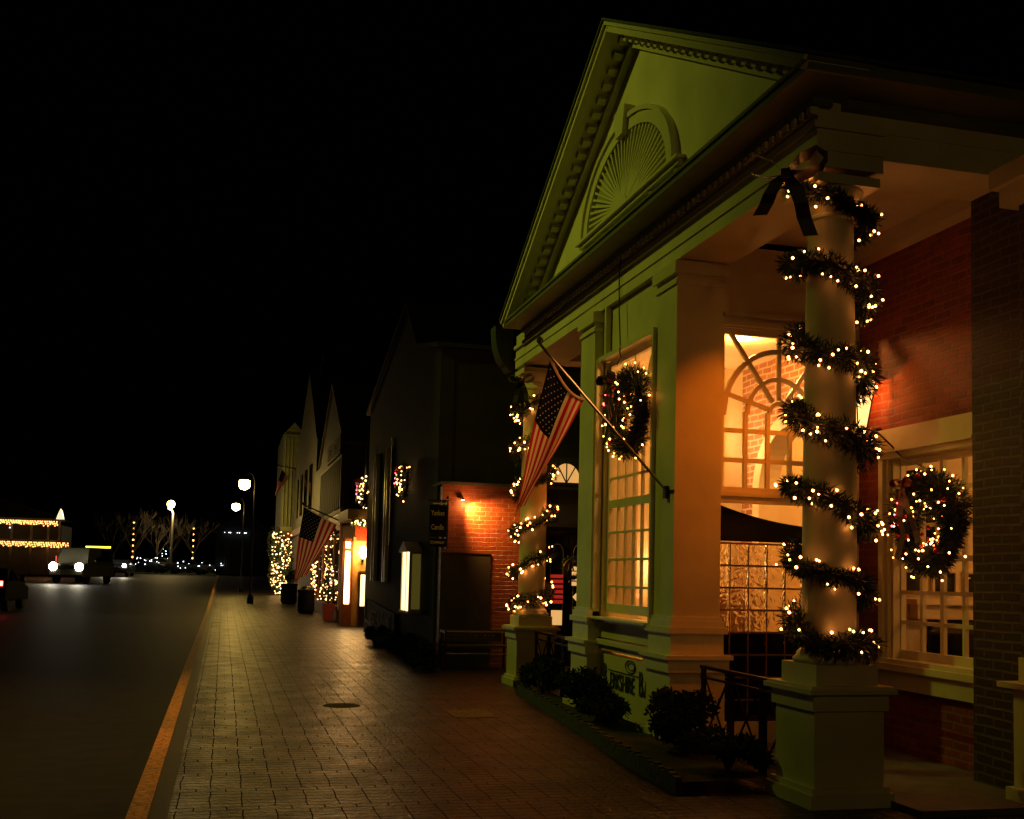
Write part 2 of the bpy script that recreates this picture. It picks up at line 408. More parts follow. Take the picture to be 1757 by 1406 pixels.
# interior room surfaces
mb = MB()
mb.box(4.25, 10.0, 9.62, 12.32, 4.18, 4.26)             # ceiling
mb.box(4.25, 6.1, 12.16, 12.26, .3, 4.18)               # far side wall
mb.box(4.30, 4.62, 12.02, 12.16, .3, 4.18)              # pilaster in the corner
mb.box(4.72, 4.80, 12.09, 12.16, .3, 4.18); mb.box(4.95, 5.10, 12.10, 12.16, .3, 4.18)
mb.box(5.62, 5.80, 12.08, 12.16, .3, 4.18)
mb.box(6.3, 10.0, 12.3, 12.4, .3, 4.18); mb.box(9.9, 10.0, 9.62, 12.3, .3, 4.18); mb.box(6.35, 9.9, 9.62, 9.70, .3, 4.18)
mb.box(9.6, 9.9, 11.3, 11.9, .3, 4.1)
part(mb, 'interior_room', cream_in)
mb = MB(); mb.box(4.2, 10, 9.62, 12.3, .22, .30); mb.box(5.15, 5.5, 12.07, 12.15, .3, 1.2)
mb.box(8.2, 9.0, 10.2, 10.9, .3, 1.2); mb.box(5.4, 5.9, 11.8, 12.1, .3, 1.4)
part(mb, 'interior_panelling', brown_in)
mb = MB(); mb.lathe([(.07, 4.160), (.085, 4.176)], 5.28, 10.5, 20)
dl = part(mb, 'ceiling_downlight', emit('downlight_lens', (1, .75, .42), 20))
warm = (1, .40, .085)
light('downlight_beam', (5.28, 10.5, 4.10), 80, warm, bank, O, .07)
light('room_lamp', (7.6, 10.9, 3.7), 90, warm, bank, O, .15)
for (x, y, z) in ((5.60, 11.95, 3.28), (5.35, 12.02, 3.18), (5.05, 12.02, 1.72)):  # last sconce stands in for a lamp globe's reflection in the glass
    mb = MB(); mb.lathe([(.012, z-.075), (.035, z-.04), (.045, z), (.03, z+.05), (.01, z+.07)], x, y, 12)
    mb.cur = 1; mb.box(x-.02, x+.02, y, 12.12, z-.10, z-.08); mb.lathe([(.03, z-.10), (.035, z-.085)], x, y, 10)
    part(mb, 'interior_sconce', [flame, bronze])
    light('sconce_lamp', (x, y-.09, z), 12, warm, bank, O, .04)
# ---- bay : corner piers, wall panels
mb = MB()
for a, b in ((9.56, 10.06), (11.78, 12.28)):               # street-facing piers
    mb.box(4.10, 4.58, a, b, 1.22, ZS) if a < 10 else mb.box(4.04, 4.58, a, b, 1.22, ZS)
mb.box(4.16, 4.24, 10.06, 11.78, 4.06, ZS)                 # panel above window
mb.box(4.13, 4.16, 10.10, 11.74, 4.10, 4.60) if False else None
mb.box(4.14, 4.30, 10.06, 11.78, .92, 1.14)
mb.box(4.15, 4.30, 10.06, 10.14, 1.14, 4.06); mb.box(4.15, 4.30, 11.70, 11.78, 1.14, 4.06)
mb.box(4.58, 6.1, 9.60, 9.70, 4.05, ZS+.2); mb.box(4.58, 6.1, 9.60, 9.70, 2.34, 2.44); mb.box(5.90, 6.1, 9.602, 9.698, .25, 4.05)
mb.box(4.58, 6.1, 9.60, 9.70, 0, .25)
mb.box(4.58, 6.1, 12.20, 12.27, .3, ZS+.2)
part(mb, 'bay_wall', paint)
mb = MB()                                                    # bases, plinths, caps
for a, b, x in ((9.56, 10.06, 4.10), (11.78, 12.28, 4.04)):
    mb.box(x-.035, 4.615, a-.035, b+.035, 1.14, 1.20); mb.box(x-.02, 4.60, a-.02, b+.02, 1.20, 1.235)
    mb.box(x-.06, 4.64, a-.06, b+.06, 1.08, 1.14)
    mb.box(x-.03, 4.61, a-.03, b+.03, .88, 1.08)
    mb.box(x-.10, 4.68, a-.10, b+.10, .84, .88); mb.box(x-.07, 4.65, a-.07, b+.07, .72, .84)
    mb.box(x-.04, 4.62, a-.04, b+.04, .16, .72); mb.box(x-.11, 4.69, a-.11, b+.11, 0, .16)
    part(mb, 'pier_base', paint2); mb = MB()
    mb.box(x-.04, 4.62, a-.04, b+.04, ZS-.14, ZS-.02); mb.box(x-.02, 4.60, a-.02, b+.02, ZS-.24, ZS-.20); part(mb, 'pier_capital', paint2); mb = MB()
mb.box(4.10, 4.34, 10.10, 11.74, .845, .90); mb.box(4.14, 4.32, 10.10, 11.74, .78, .842)
mb.box(4.16, 4.34, 10.10, 11.74, .10, .74)
mb.box(4.02, 4.30, 10.09, 11.75, 1.125, 1.150); mb.box(4.06, 4.30, 10.09, 11.75, 1.095, 1.122)   # window stool
part(mb, 'bay_base', paint2)
mb = MB()
for yy in (10.075, 11.765): mb.box(4.06, 4.14, yy-.02, yy+.02, 1.15, 4.10)
mb.box(4.07, 4.15, 10.06, 11.78, 4.05, 4.10); mb.box(4.09, 4.15, 11.55, 11.60, 4.10, ZS); 
part(mb, 'window_casing', paint2)
# ---- bay street window
Ya, Yb, Za, Zb = 10.14, 11.70, 1.20, 4.05
wn = MB(); fm = F(4.20)
for a, b, wdt in (((Ya+.03, Za), (Ya+.03, Zb), .06), ((Yb-.03, Za), (Yb-.03, Zb), .06), ((Ya, Za+.05), (Yb, Za+.05), .10), ((Ya, Zb-.03), (Yb, Zb-.03), .06), ((Ya, 2.41), (Yb, 2.41), .09)):
    wn.bar(a, b, wdt, fm, 0, .05)
wn_ = (Yb-Ya-.12)/6
for i in range(1, 6):
    y = Ya+.06+wn_*i
    wn.bar((y, Za+.1), (y, 2.37), .022, fm, .008, .036); wn.bar((y, 2.45), (y, 3.04), .022, fm, .008, .036)
for z in (1.49, 1.79, 2.09, 2.70, 3.04): wn.bar((Ya+.06, z), (Yb-.06, z), .026, fm, .01, .034)
c0 = ((Ya+Yb)/2, 3.04)
wn.arc(c0, .70, .80, 0, PI, .035, fm, .004, .04); wn.arc(c0, .40, .46, 0, PI, .025, fm, .006, .038); wn.arc(c0, .13, .15, 0, PI, .025, fm, .006, .038)
for t in (30, 60, 90, 120, 150):
    t = math.radians(t); k = .70 if t not in (60,) else .7
    e1 = (c0[0]+.9*cos(t), c0[1]+1.0*sin(t)) if abs(t-PI/2) > .2 else (c0[0], Zb)
    e1 = (max(Ya+.04, min(Yb-.04, e1[0])), min(Zb-.02, e1[1]))
    wn.bar((c0[0]+.12*cos(t), c0[1]+.14*sin(t)), e1, .024, fm, .009, .035)
win1 = part(wn, 'bay_window_frame', paint2)
mb = MB(); mb.box(4.222, 4.226, Ya+.03, Yb-.03, Za+.05, Zb-.03); mb.build('pane', glass, win1, O)
# ---- side window with fan muntins
Xa, Xb, Za, Zb = 4.60, 5.88, 2.45, 4.04
sm = side(9.64); wn = MB()
for a, b, wdt in (((Xa+.015, Za), (Xa+.015, Zb), .05), ((Xb-.015, Za), (Xb-.015, Zb), .05), ((Xa, Za+.015), (Xb, Za+.015), .06), ((Xa, Zb-.015), (Xb, Zb-.015), .06)):
    wn.bar(a, b, wdt, sm, 0, .05)
cx, cz, R = 5.24, 3.20, .62
wn.arc((cx, cz), R, .68, 0, PI, .05, sm, .004, .044); wn.arc((cx, cz+.02), .36, .38, 0, PI, .04, sm, .006, .042); wn.arc((cx, cz+.04), .12, .12, 0, PI, .04, sm, .006, .042)
for t, L1, L2 in ((121, .13, 1.05), (59, .13, 1.05), (90, .13, .84), (160, .12, .64), (20, .12, .64)):
    t = math.radians(t); e = (cx+L2*cos(t), min(Zb-.01, cz+L2*sin(t))); 
    wn.bar((cx+L1*cos(t), cz+.04+L1*sin(t)), (max(Xa, min(Xb, e[0])), e[1]), .04, sm, .009, .04)
for x in (cx-.36, cx-.12, cx+.12, cx+.36): wn.bar((x, Za+.03), (x, cz+.04), .04, sm, .008, .041)
for z in (3.05, 2.76): wn.bar((Xa+.03, z), (Xb-.03, z), .045, sm, .010, .039)
win2 = part(wn, 'side_window_frame', paint2)
mb = MB(); mb.box(Xa+.02, Xb-.02, 9.662, 9.666, Za+.02, Zb-.02); mb.build('pane', glass, win2, O)
mb = MB()
for a, b, c, d in ((4.585, 5.95, 4.07, 4.12), (4.585, 5.95, 2.335, 2.365), (4.585, 5.95, 2.40, 2.425)): (setattr(mb, 'v', []), setattr(mb, 'f', []), setattr(mb, 'm', []), mb.box(a, b, 9.57, 9.60, c, d), part(mb, 'side_window_trim', paint2)); mb = MB()
mb.box(4.60, 5.90, 9.56, 9.60, 4.16, 4.19)
part(mb, 'side_window_trim', paint2)
# ---- glass blocks
mb = MB(); bs = .1955; gz = .25; bh = .2135
for i in range(7):
    for j in range(8):
        x0 = 4.615 + (i-.45)*bs; x1 = x0+bs-.018
        x0 = max(x0, 4.602); x1 = min(x1, 5.88)
        z0 = gz+j*bh; mb.box(x0, x1, 9.615, 9.675, z0, z0+bh-.02)
part(mb, 'glass_blocks', gblock)
mb = MB()
for i in range(8): 
    x = 4.615+(i-.45)*bs-.009
    if x > 4.6: mb.box(x-.008, x+.008, 9.622, 9.668, gz, gz+8*bh)
for j in range(9): mb.box(4.60, 5.88, 9.621, 9.669, gz+j*bh-.019, gz+j*bh-.001)
part(mb, 'glass_block_mortar', brown_in)
mb = MB(); mb.box(4.60, 5.9, 9.70, 9.76, .3, 1.10); part(mb, 'knee_wall', signblack)
mb = MB(); pts = [(4.59, 1.97), (5.895, 1.97), (5.895, 2.12)] + [(5.895-1.305*t, 2.12+.20*t**2.2) for t in [i/12 for i in range(1, 13)]]
mb.flat(pts, side(9.63), 0, .03); part(mb, 'curved_valance', signblack)
# ---- sign lettering on the bay base, under the window
ms = Matrix.Translation((4.156, 10.92, .52)) @ TS
textmesh('ERKSHIRE', .25, letterd, 'lettering', Matrix.Translation((4.154, 11.02, .46)) @ TS, bank, O, .006, .68)
textmesh('B', .36, letterd, 'lettering', Matrix.Translation((4.153, 11.55, .50)) @ TS, bank, O, .006, .62)
textmesh('B', .36, letterd, 'lettering', Matrix.Translation((4.153, 10.47, .50)) @ TS, bank, O, .006, .62)
textmesh('ANK', .25, letterd, 'lettering', Matrix.Translation((4.154, 10.22, .46)) @ TS, bank, O, .006, .62)
mb = MB(); mb.box(4.150, 4.158, 10.55, 11.45, .575, .583); mb.arc((10.78, .66), .15, .07, 0, 2*PI, .010, F(4.152), 0, .006, 32); mb.arc((10.76, .665), .10, .04, 0, 2*PI, .006, F(4.152), 0, .006, 32)
part(mb, 'oval_emblem', letterd)
# ---- columns and pedestals
def column(cy, parent):
    mb = MB(); prof = [(.195, 1.10), (.197, 1.6), (.196, 2.4), (.185, 3.4), (.168, 4.36), (.166, 4.42)]
    mb.lathe(prof, 4.38, cy, 36)
    sh = part(mb, 'column_shaft', paint, parent, True)
    mb = MB(); mb.lathe([(.25, 1.0), (.262, 1.02), (.262, 1.035), (.235, 1.055), (.235, 1.07), (.222, 1.09), (.20, 1.11)], 4.38, cy, 36); mb.build('column_base', paint2, sh, O, True)
    mb = MB(); mb.lathe([(.168, 4.32), (.188, 4.335), (.188, 4.355), (.170, 4.37), (.170, 4.44), (.20, 4.48), (.235, 4.53), (.24, 4.55)], 4.38, cy, 36)
    mb.box(4.12, 4.64, cy-.26, cy+.26, 4.55, 4.62); mb.build('column_capital', paint2, sh, O)
    mb = MB(); y0, y1 = cy-.28, cy+.28
    x0, x1 = 4.10, 4.66
    mb.box(x0, x1, y0, y1, .12, .84); mb.box(x0-.055, x1+.055, y0-.055, y1+.055, 0, .10); mb.box(x0-.03, x1+.03, y0-.03, y1+.03, .10, .14)
    mb.box(x0-.025, x1+.025, y0-.025, y1+.025, .68, .80)
    mb.box(x0-.07, x1+.07, y0-.07, y1+.07, .80, .835); mb.box(x0-.05, x1+.05, y0-.05, y1+.05, .835, .855)
    mb.box(x0+.03, x1-.03, y0+.03, y1-.03, .855, 1.0)
    mb.build('pedestal', paint, sh, O)
column(7.29, bank); column(15.42, bank)
# engaged pilaster against the brick pier at the near end
mb = MB(); mb.box(5.64, 5.835, 6.44, 6.86, .14, .86); mb.box(5.60, 5.835, 6.40, 6.90, 0, .14); mb.box(5.56, 5.835, 6.36, 6.94, .86, .90); mb.box(5.66, 5.835, 6.47, 6.83, .90, 1.08)
part(mb, 'wall_pilaster_base', paint)
mb = MB(); mb.box(5.58, 5.835, 6.40, 6.90, 4.46, 4.60); mb.box(5.52, 5.835, 6.36, 6.94, 4.60, 4.74); part(mb, 'wall_pilaster_capital', paint)
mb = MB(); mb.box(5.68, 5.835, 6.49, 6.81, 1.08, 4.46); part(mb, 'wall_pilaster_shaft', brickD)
# ---- entablature
YA, YB = 7.02, 15.60
mb = MB()
mb.box(4.10, 4.66, YA, YB, ZS, ZS+.12); mb.box(4.085, 4.66, YA-.012, YB, ZS+.12, ZS+.15); mb.box(4.105, 4.66, YA, YB, ZS+.15, ZS+.28); mb.box(4.07, 4.66, YA-.025, YB, ZS+.28, ZS+.33)
mb.box(4.11, 4.66, YA, YB, ZS+.33, 5.15)
mb.box(4.66, 6.1, YA, 7.56, ZS+.10, 5.15); mb.box(4.66, 6.1, YA-.012, 7.56, ZS+.30, ZS+.33)
mb.box(4.66, 6.1, 15.2, YB, ZS+.10, 5.15)
part(mb, 'entablature', paint)
mb = MB()
mb.box(4.66, 6.10, 7.56, 9.60, 4.92, 4.98); mb.box(5.92, 6.098, 7.56, 9.60, 4.76, 4.92); part(mb, 'porch_ceiling', soffit_m); mb = MB()
mb.box(4.66, 6.1, 12.27, 15.2, 4.92, 4.98); mb.box(5.92, 6.098, 12.27, 15.2, 4.76, 4.92)
part(mb, 'porch_ceiling', soffit_m)
XC = 3.76; CY0, CY1 = 6.56, 15.14
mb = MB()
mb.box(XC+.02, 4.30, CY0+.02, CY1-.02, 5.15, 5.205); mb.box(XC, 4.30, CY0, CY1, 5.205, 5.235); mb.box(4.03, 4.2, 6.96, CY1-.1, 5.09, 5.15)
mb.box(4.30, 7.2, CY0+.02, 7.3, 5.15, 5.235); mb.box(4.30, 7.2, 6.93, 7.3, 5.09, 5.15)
part(mb, 'cornice', simple('shaded_cornice_paint', (.13, .135, .09), .5, var=.2, scale=4))  # darker than the trim; the underside's shade is put into this colour
mb = MB(); mb.box(4.07, 4.106, 7.0, CY1-.12, 5.03, 5.091); k = int((CY1-.2-7.0)/.115)
for i in range(k): y = 7.0+i*.115; mb.box(4.035, 4.071, y, y+.055, 5.035, 5.089)
part(mb, 'dentil_row', paint2)
# ---- pediment
Yc, Ze, Zp = 10.82, 5.235, 7.60; y0, y1 = CY0, CY1
mb = MB(); mb.flat([(y0+.35, 5.235), (y1-.35, 5.235), (Yc, Zp-.22)], F(4.12), 0, .12)
part(mb, 'tympanum', paint)
def rakes():
    for ys, sgn in ((y0, 1), (y1, -1)):
        L = math.hypot(Yc-ys, Zp-Ze); uy, uz = (Yc-ys)/L, (Zp-Ze)/L
        yield sgn, L, (lambda s_, h, ys=ys, uy=uy, uz=uz, sgn=sgn: (ys+uy*s_+uz*h*sgn, Ze+uz*s_-abs(uy)*h))
for sgn, L, P in rakes():
    mb = MB()
    for h0, h1, x0 in ((0, .035, XC-.02), (.035, .10, XC+.01), (.17, .215, 4.04)):
        mb.flat([P(0 if h0 < .1 else .3, h0), P(L, h0), P(L, h1), P(0 if h0 < .1 else .3, h1)], F(0), x0, 4.26)
    mb.flat([P(.2, .10), P(L, .10), P(L, .17), P(.2, .17)], F(0), 4.075, 4.26)
    part(mb, 'raking_cornice', paint2)
    mb = MB(); mb.flat([P(.3, .105), P(L, .105), P(L, .16), P(.3, .16)], F(0), 4.05, 4.078)
    for i in range(int(L/.20)):
        s_ = .38+i*.20
        if s_ + .12 < L: mb.flat([P(s_, .102), P(s_+.09, .102), P(s_+.09, .16), P(s_, .16)], F(0), 3.93, 4.052)
    part(mb, 'modillion_row', paint2)
mb = MB(); mb.flat([(y0-.02, 5.235), (y0-.02, 5.265), (Yc, Zp+.035), (y1+.02, 5.265), (y1+.02, 5.235), (Yc, Zp+.003)], F(0), XC-.04, 7.4)
mb.box(7.0, 7.4, y0+.1, y1-.1, 5.1, 5.26); mb.flat([(y0+.1, 5.26), (y1-.1, 5.26), (Yc, Zp-.05)], F(0), 7.2, 7.39)
part(mb, 'roof', roofm)
# fan window
fc = (11.0, 5.66)
mb = MB(); mb.flat([(fc[0]+1.2*cos(PI*i/28), fc[1]+.80*sin(PI*i/28)) for i in range(29)], F(4.108), -.002, .010)
fan = part(mb, 'fan_window', louver)
mb = MB()
for i in range(33):
    t = PI*(i+.5)/33; mb.bar((fc[0]+.10*cos(t), fc[1]+.06*sin(t)), (fc[0]+1.19*cos(t), fc[1]+.79*sin(t)), .026, F(4.07), 0, .034)
mb.build('fan_blades', paint2, fan, O)
mb = MB()
mb.arc(fc, 1.36, .93, 0, PI, .14, F(4.06), 0, .06, 40); mb.arc(fc, 1.41, .97, 0, PI, .05, F(4.03), 0, .09, 40)
mb.bar((fc[0]-1.50, fc[1]-.04), (fc[0]+1.50, fc[1]-.04), .08, F(4.06), 0, .06); mb.bar((fc[0]-1.55, fc[1]-.02), (fc[0]+1.55, fc[1]-.02), .03, F(4.02), 0, .10)
mb.arc(fc, .14, .10, 0, PI, .10, F(4.05), 0, .06)
mb.flat([(fc[0]-.10, fc[1]+.76), (fc[0]+.10, fc[1]+.76), (fc[0]+.17, fc[1]+1.06), (fc[0]-.17, fc[1]+1.06)], F(4.00), 0, .11)
for yy in (-1.38, -.72, .72, 1.38): mb.bar((fc[0]+yy, 5.24), (fc[0]+yy, fc[1]-.09), .07, F(4.09), 0, .03)
mb.build('fan_moulding', paint2, fan, O)
# curved bracket at the far end of the cornice
mb = MB(); mb.flat([(3.82, 5.34), (4.10, 5.34), (4.10, 4.66), (4.04, 4.66)] + [(4.04-.22*sin(t), 4.72+.58*(1-cos(t))) for t in [PI/2*i/8 for i in range(1, 9)]], side(15.76), 0, .3)
part(mb, 'curved_bracket', darkstucco)
# ---- brick wall window with sill and lintel
wn = MB(); fm = F(6.19)
for a, b, wdt in (((WY0+.03, WZ0+.1), (WY0+.03, WZ1-.06), .07), ((WY1-.10, WZ0+.1), (WY1-.10, WZ1-.06), .10), ((WY0, WZ0+.13), (WY1, WZ0+.13), .10), ((WY0, WZ1-.07), (WY1, WZ1-.07), .07), ((WY0, 1.83), (WY1, 1.83), .05)):
    wn.bar(a, b, wdt, fm, 0, .05)
pw = (WY1-.15-(WY0+.065))/4
for i in range(1, 4): wn.bar((WY0+.065+pw*i, WZ0+.15), (WY0+.065+pw*i, WZ1-.1), .05 if i == 2 else .04, fm, .006, .04)
for z in (1.24, 1.52, 2.14, 2.46): wn.bar((WY0+.06, z), (WY1-.15, z), .035, fm, .009, .037)
win3 = part(wn, 'brick_wall_window_frame', paint2)
mb = MB(); mb.box(6.212, 6.216, WY0+.03, WY1-.05, WZ0+.12, WZ1-.05); mb.build('pane', glass, win3, O)
mb = MB()
for k, (xx, ww) in enumerate(((6.075, .10), (6.05, .05), (6.11, .14))):
    mb.box(xx, 6.19, WY1-ww, WY1+.02-k*.002, WZ0, WZ1-.002*k); mb.box(xx, 6.19, WY0-.02+k*.002, WY0+ww*.6, WZ0, WZ1-.002*k)
mb.box(6.04, 6.19, WY0, WY1+.01, WZ1-.045, WZ1+.01); mb.box(6.00, 6.15, WY0, WY1+.01, WZ1+.01, WZ1+.04)
mb.box(6.05, 6.12, WY0-.15, WY1+.17, WZ1+.04, WZ1+.24)
mb.build('window_lintel', paint, win3, O)
mb = MB(); mb.box(5.98, 6.19, WY0-.05, WY1+.06, WZ0, WZ0+.06); mb.box(6.02, 6.19, WY0-.02, WY1+.04, WZ0+.06, WZ0+.10); mb.box(6.03, 6.12, WY0-.03, WY1+.04, WZ0-.17, WZ0)
mb.build('window_sill', paint2, win3, O)
# room behind that window
mb = MB(); mb.box(6.35, 9.0, 9.50, 9.58, .0, 3.2); mb.box(9.0, 9.1, 4.5, 9.58, 0, 3.2); mb.box(6.35, 9.1, 4.4, 4.5, 0, 3.2); mb.box(6.35, 9.1, 4.5, 9.5, 3.1, 3.18)
mb.box(6.55, 8.0, 9.30, 9.49, 1.40, 1.45); mb.box(6.6, 7.95, 9.36, 9.49, 1.26, 1.40)
for x in (6.48, 6.84, 7.20, 7.56):
    for a, b, c, d in ((x, x+.28, 1.50, 1.52), (x, x+.28, 1.72, 1.74), (x, x+.02, 1.52, 1.72), (x+.26, x+.28, 1.52, 1.72)): mb.box(a, b, 9.45, 9.49, c, d)
for y in (7.2, 8.2, 9.0): mb.box(8.93, 8.99, y, y+.5, .9, 2.5)
part(mb, 'office_interior', cream_in)
mb = MB(); mb.box(6.80, 7.9, 9.40, 9.49, .3, 1.25); mb.lathe([(.2, .3), (.26, 1.0), (.24, 1.15), (.02, 1.22)], 6.75, 9.0, 14); mb.lathe([(.02, .9), (.16, .95), (.22, 1.2), (.12, 1.42), (.03, 1.5)], 7.25, 9.0, 12)
for x in (6.50, 6.86, 7.22): mb.box(x+.02, x+.24, 9.475, 9.492, 1.53, 1.71)
mb.box(6.42, 6.47, 8.9, 9.4, 1.8, 2.7)
part(mb, 'office_furniture', signblack)
mb = MB(); mb.lathe([(.10, 2.0), (.06, 2.22)], 8.4, 7.0, 16); mb.lathe([(.03, 1.5), (.03, 2.0)], 8.4, 7.0, 8); part(mb, 'office_lamp', shopglow)
light('office_lamp_light', (7.6, 7.6, 2.7), 34, (1, .38, .07), bank, O, .12)
mb = MB(); mb.box(4.68, 6.09, 6.6, 16.0, .002, .05); mb.box(6.35, 9, 9.5, 12.3, .0, .22)
part(mb, 'porch_floor', concrete)
# small cable down the panel above the bay window
mb = MB(); mb.tube([(4.05, 11.0, 5.05), (4.08, 11.12, 4.9), (4.08, 11.1, 4.5), (4.08, 11.05, 4.12), (4.05, 10.98, 4.02), (4.05, 10.93, 3.95), (4.02, 10.98, 3.88)], .008, 5)
tag(mb.build('hanging_cable', wirem), 'thin dark cable running down the cream panel above the bay window wreath', 'cable')
mb = MB(); mb.tube([(5.86, 9.2, 3.10), (5.95, 9.05, 3.02), (6.0, 8.9, 2.88), (6.02, 8.8, 2.78), (6.0, 8.7, 2.72), (5.98, 8.45, 2.66), (5.96, 8.3, 2.60)], .009, 5)
tag(mb.build('wreath_cable', wirem), 'dark drooping cable from the wall lantern to the wreath on the brick wall window', 'cable')

# ------------------------------------------------------------------ wall lanterns
def lantern(x, y, z, label, energy, aim, e2, cone=60, wall='X'):
    t = thing('wall_lantern', (x, y, z), label, 'lantern', 'tapered wall lanterns of the portico')
    mb = MB(); pr = [(.045, -.26), (.105, .20)]
    vs = []; 
    for r, zz in pr: vs += [(r, r, zz), (-r, r, zz), (-r, -r, zz), (r, -r, zz)]
    mb.add(vs, [(0, 1, 5, 4), (1, 2, 6, 5), (2, 3, 7, 6), (3, 0, 4, 7), (3, 2, 1, 0)])
    mb.build('lantern_glass', lantern_glass, t)
    mb = MB()
    for sx in (1, -1):
        for sy in (1, -1): mb.tube([(.046*sx, .046*sy, -.27), (.108*sx, .108*sy, .21)], .007, 4)
    mb.box(-.055, .055, -.055, .055, -.29, -.262)
    mb.add([(.19, .19, .205), (-.19, .19, .205), (-.19, -.19, .205), (.19, -.19, .205), (.02, .02, .33), (-.02, .02, .33), (-.02, -.02, .33), (.02, -.02, .33)],
           [(0, 3, 2, 1), (0, 1, 5, 4), (1, 2, 6, 5), (2, 3, 7, 6), (3, 0, 4, 7), (4, 5, 6, 7)])
    mb.lathe([(.022, .33), (.03, .35), (.01, .39)], 0, 0, 8)
    mb.build('lantern_cage', iron, t)
    mb = MB(); e = (6.1-x-.004, 0) if wall == 'X' else (0, 18.5-y-.004)
    mb.tube([(0, 0, -.29), (e[0]*.4, e[1]*.4, -.40), (e[0]*.8, e[1]*.8, -.36), (e[0], e[1], -.30)], .012, 6)
    mb.lathe([(.05, -.33), (.05, -.25)], e[0]*.93, e[1]*.93, 10)
    mb.build('lantern_bracket', bronze, t)
    light('lantern_lamp', (0, 0, .12), energy, (1, .22, .015), t, r=.03)
    light('lantern_fill_spot', (-.02, 0, .10), e2, (1, .18, .002), t, r=.03, kind='SPOT', target=(aim[0]-x, aim[1]-y, aim[2]-z), spot=cone, blend=.9)  # added aimed spot, brightening the corner pier and the far column
    return t
lantern(5.88, 9.25, 3.34, 'glowing tapered wall lantern on the brick wall behind the nearest garlanded column', 9, (4.3, 9.6, 2.5), 50)
for lx, ly, tg, en, cn, lb in ((5.05, 8.55, (2.86, 9.74, 2.95), 520, 26, 'small added ceiling spot of the porch, brightening the flag'), (5.25, 8.30, (4.36, 9.58, 2.5), 170, 44, 'small added ceiling spot of the porch, tinting the corner pier')):  # spots added to brighten the flag and tint the corner pier
    t = thing('added_ceiling_spot', (lx, ly, 4.92), lb, 'ceiling lamp', 'added ceiling spots of the porch')
    mb = MB(); mb.lathe([(.035, -.012), (.055, -.012), (.06, .0)], 0, 0, 16); mb.build('lamp_ring', bronze, t)
    mb = MB(); mb.lathe([(.02, -.016), (.034, -.0135)], 0, 0, 12); mb.build('lamp_lens', emit('added_spot_lens', (1, .5, .15), 8), t)
    light('added_spot_beam', (0, 0, -.03), en, (1, .34 if cn < 30 else .17, .09 if cn < 30 else .002), t, r=.03, kind='SPOT', target=(tg[0]-lx, tg[1]-ly, tg[2]-4.92), spot=cn, blend=.7)
lantern(5.88, 13.2, 3.34, 'tapered wall lantern on the porch wall beyond the bay, towards the far column', 1.0, (4.36, 15.3, 2.7), 90, 22)

# ------------------------------------------------------------------ garlands
cv = Vector((-4.38, -7.29, 0)).normalized()
def garland(cy, zf, pitch, sgn, label, nneed, nb, seed):
    rnd = random.Random(seed)
    c = Vector((4.38, cy, 0)); toc = (Vector((0, 0, 0)) - c).normalized(); rt = Vector((-toc.y, toc.x, 0))
    t = thing('garland', (4.38, cy, zf[-1]), label, 'garland', 'lit pine garlands on the columns')
    o = t.location
    nturn = len(zf)
    pts = []; N = nturn*26
    for i in range(N+1):
        u = i/26 - .12                     # turns from the left of crossing 0
        ph = 2*PI*u; k = u - .25
        kk = max(0, min(nturn-1.001, k)); a = int(kk); z = zf[a] + (zf[min(a+1, nturn-1)]-zf[a])*(kk-a)
        if k < 0: z = zf[0] - k*pitch
        if k > nturn-1: z = max(1.08, zf[-1] - (k-(nturn-1))*pitch*.3)
        rr = .275 + .018*sin(2.3*ph) + .01*sin(5.1*ph)
        pts.append(c + (-rt*cos(ph)*sgn + toc*sin(ph))*rr + Vector((0, 0, z+.03*sin(1.7*ph+1)+.015*sin(4.3*ph))))
    mb = MB(); needles(mb, pts, nneed, .080, .080, .009, rnd, .2)
    mb.build('foliage', needle, t, o)
    mb = MB(); mb.tube([p + Vector((0, 0, .01*sin(i))) for i, p in enumerate(pts)], .03, 5); mb.build('wire_core', wirem, t, o)
    bp = []
    for _ in range(nb):
        i = rnd.randrange(len(pts)-1); p = pts[i].lerp(pts[i+1], rnd.random()); out = (p-Vector((c.x, c.y, p.z))).normalized()
        an = rnd.uniform(-2.1, 2.1); d = out*cos(an) + Vector((0, 0, 1))*sin(an)
        bp.append(p + d*rnd.uniform(.075, .115))
    return t, bp, o, pts
zn = [4.47, 3.90, 3.27, 2.73, 2.18, 1.64, 1.16]
t, bp, o, _ = garland(7.29, zn, .56, 1, 'lit pine garland spiralling round the nearest column', 27000, 215, 3)
# lamps show where they face the walkway
bulbs(bp, .0108, bulb, t, o)
zfar = [4.12, 3.56, 2.96, 2.36, 1.78, 1.22]
t, bp, o, _ = garland(15.42, zfar, .58, -1, 'lit pine garland spiralling round the far column behind the flag', 16000, 190, 5)
bulbs(bp, .0148, bulb, t, o)
def ribbonpath(mb, pts, wv, wd):
    vs = []; fs = []
    for p in pts: p = Vector(p); vs += [p+wv*wd/2, p-wv*wd/2]
    k = len(pts)
    off = Vector((.003, .003, 0)); vs2 = [v+off for v in vs]
    for i in range(k-1): fs += [(2*i, 2*i+1, 2*i+3, 2*i+2), (2*k+2*i, 2*k+2*i+2, 2*k+2*i+3, 2*k+2*i+1), (2*i, 2*i+2, 2*k+2*i+2, 2*k+2*i), (2*i+1, 2*k+2*i+1, 2*k+2*i+3, 2*i+3)]
    mb.add(vs+vs2, fs)
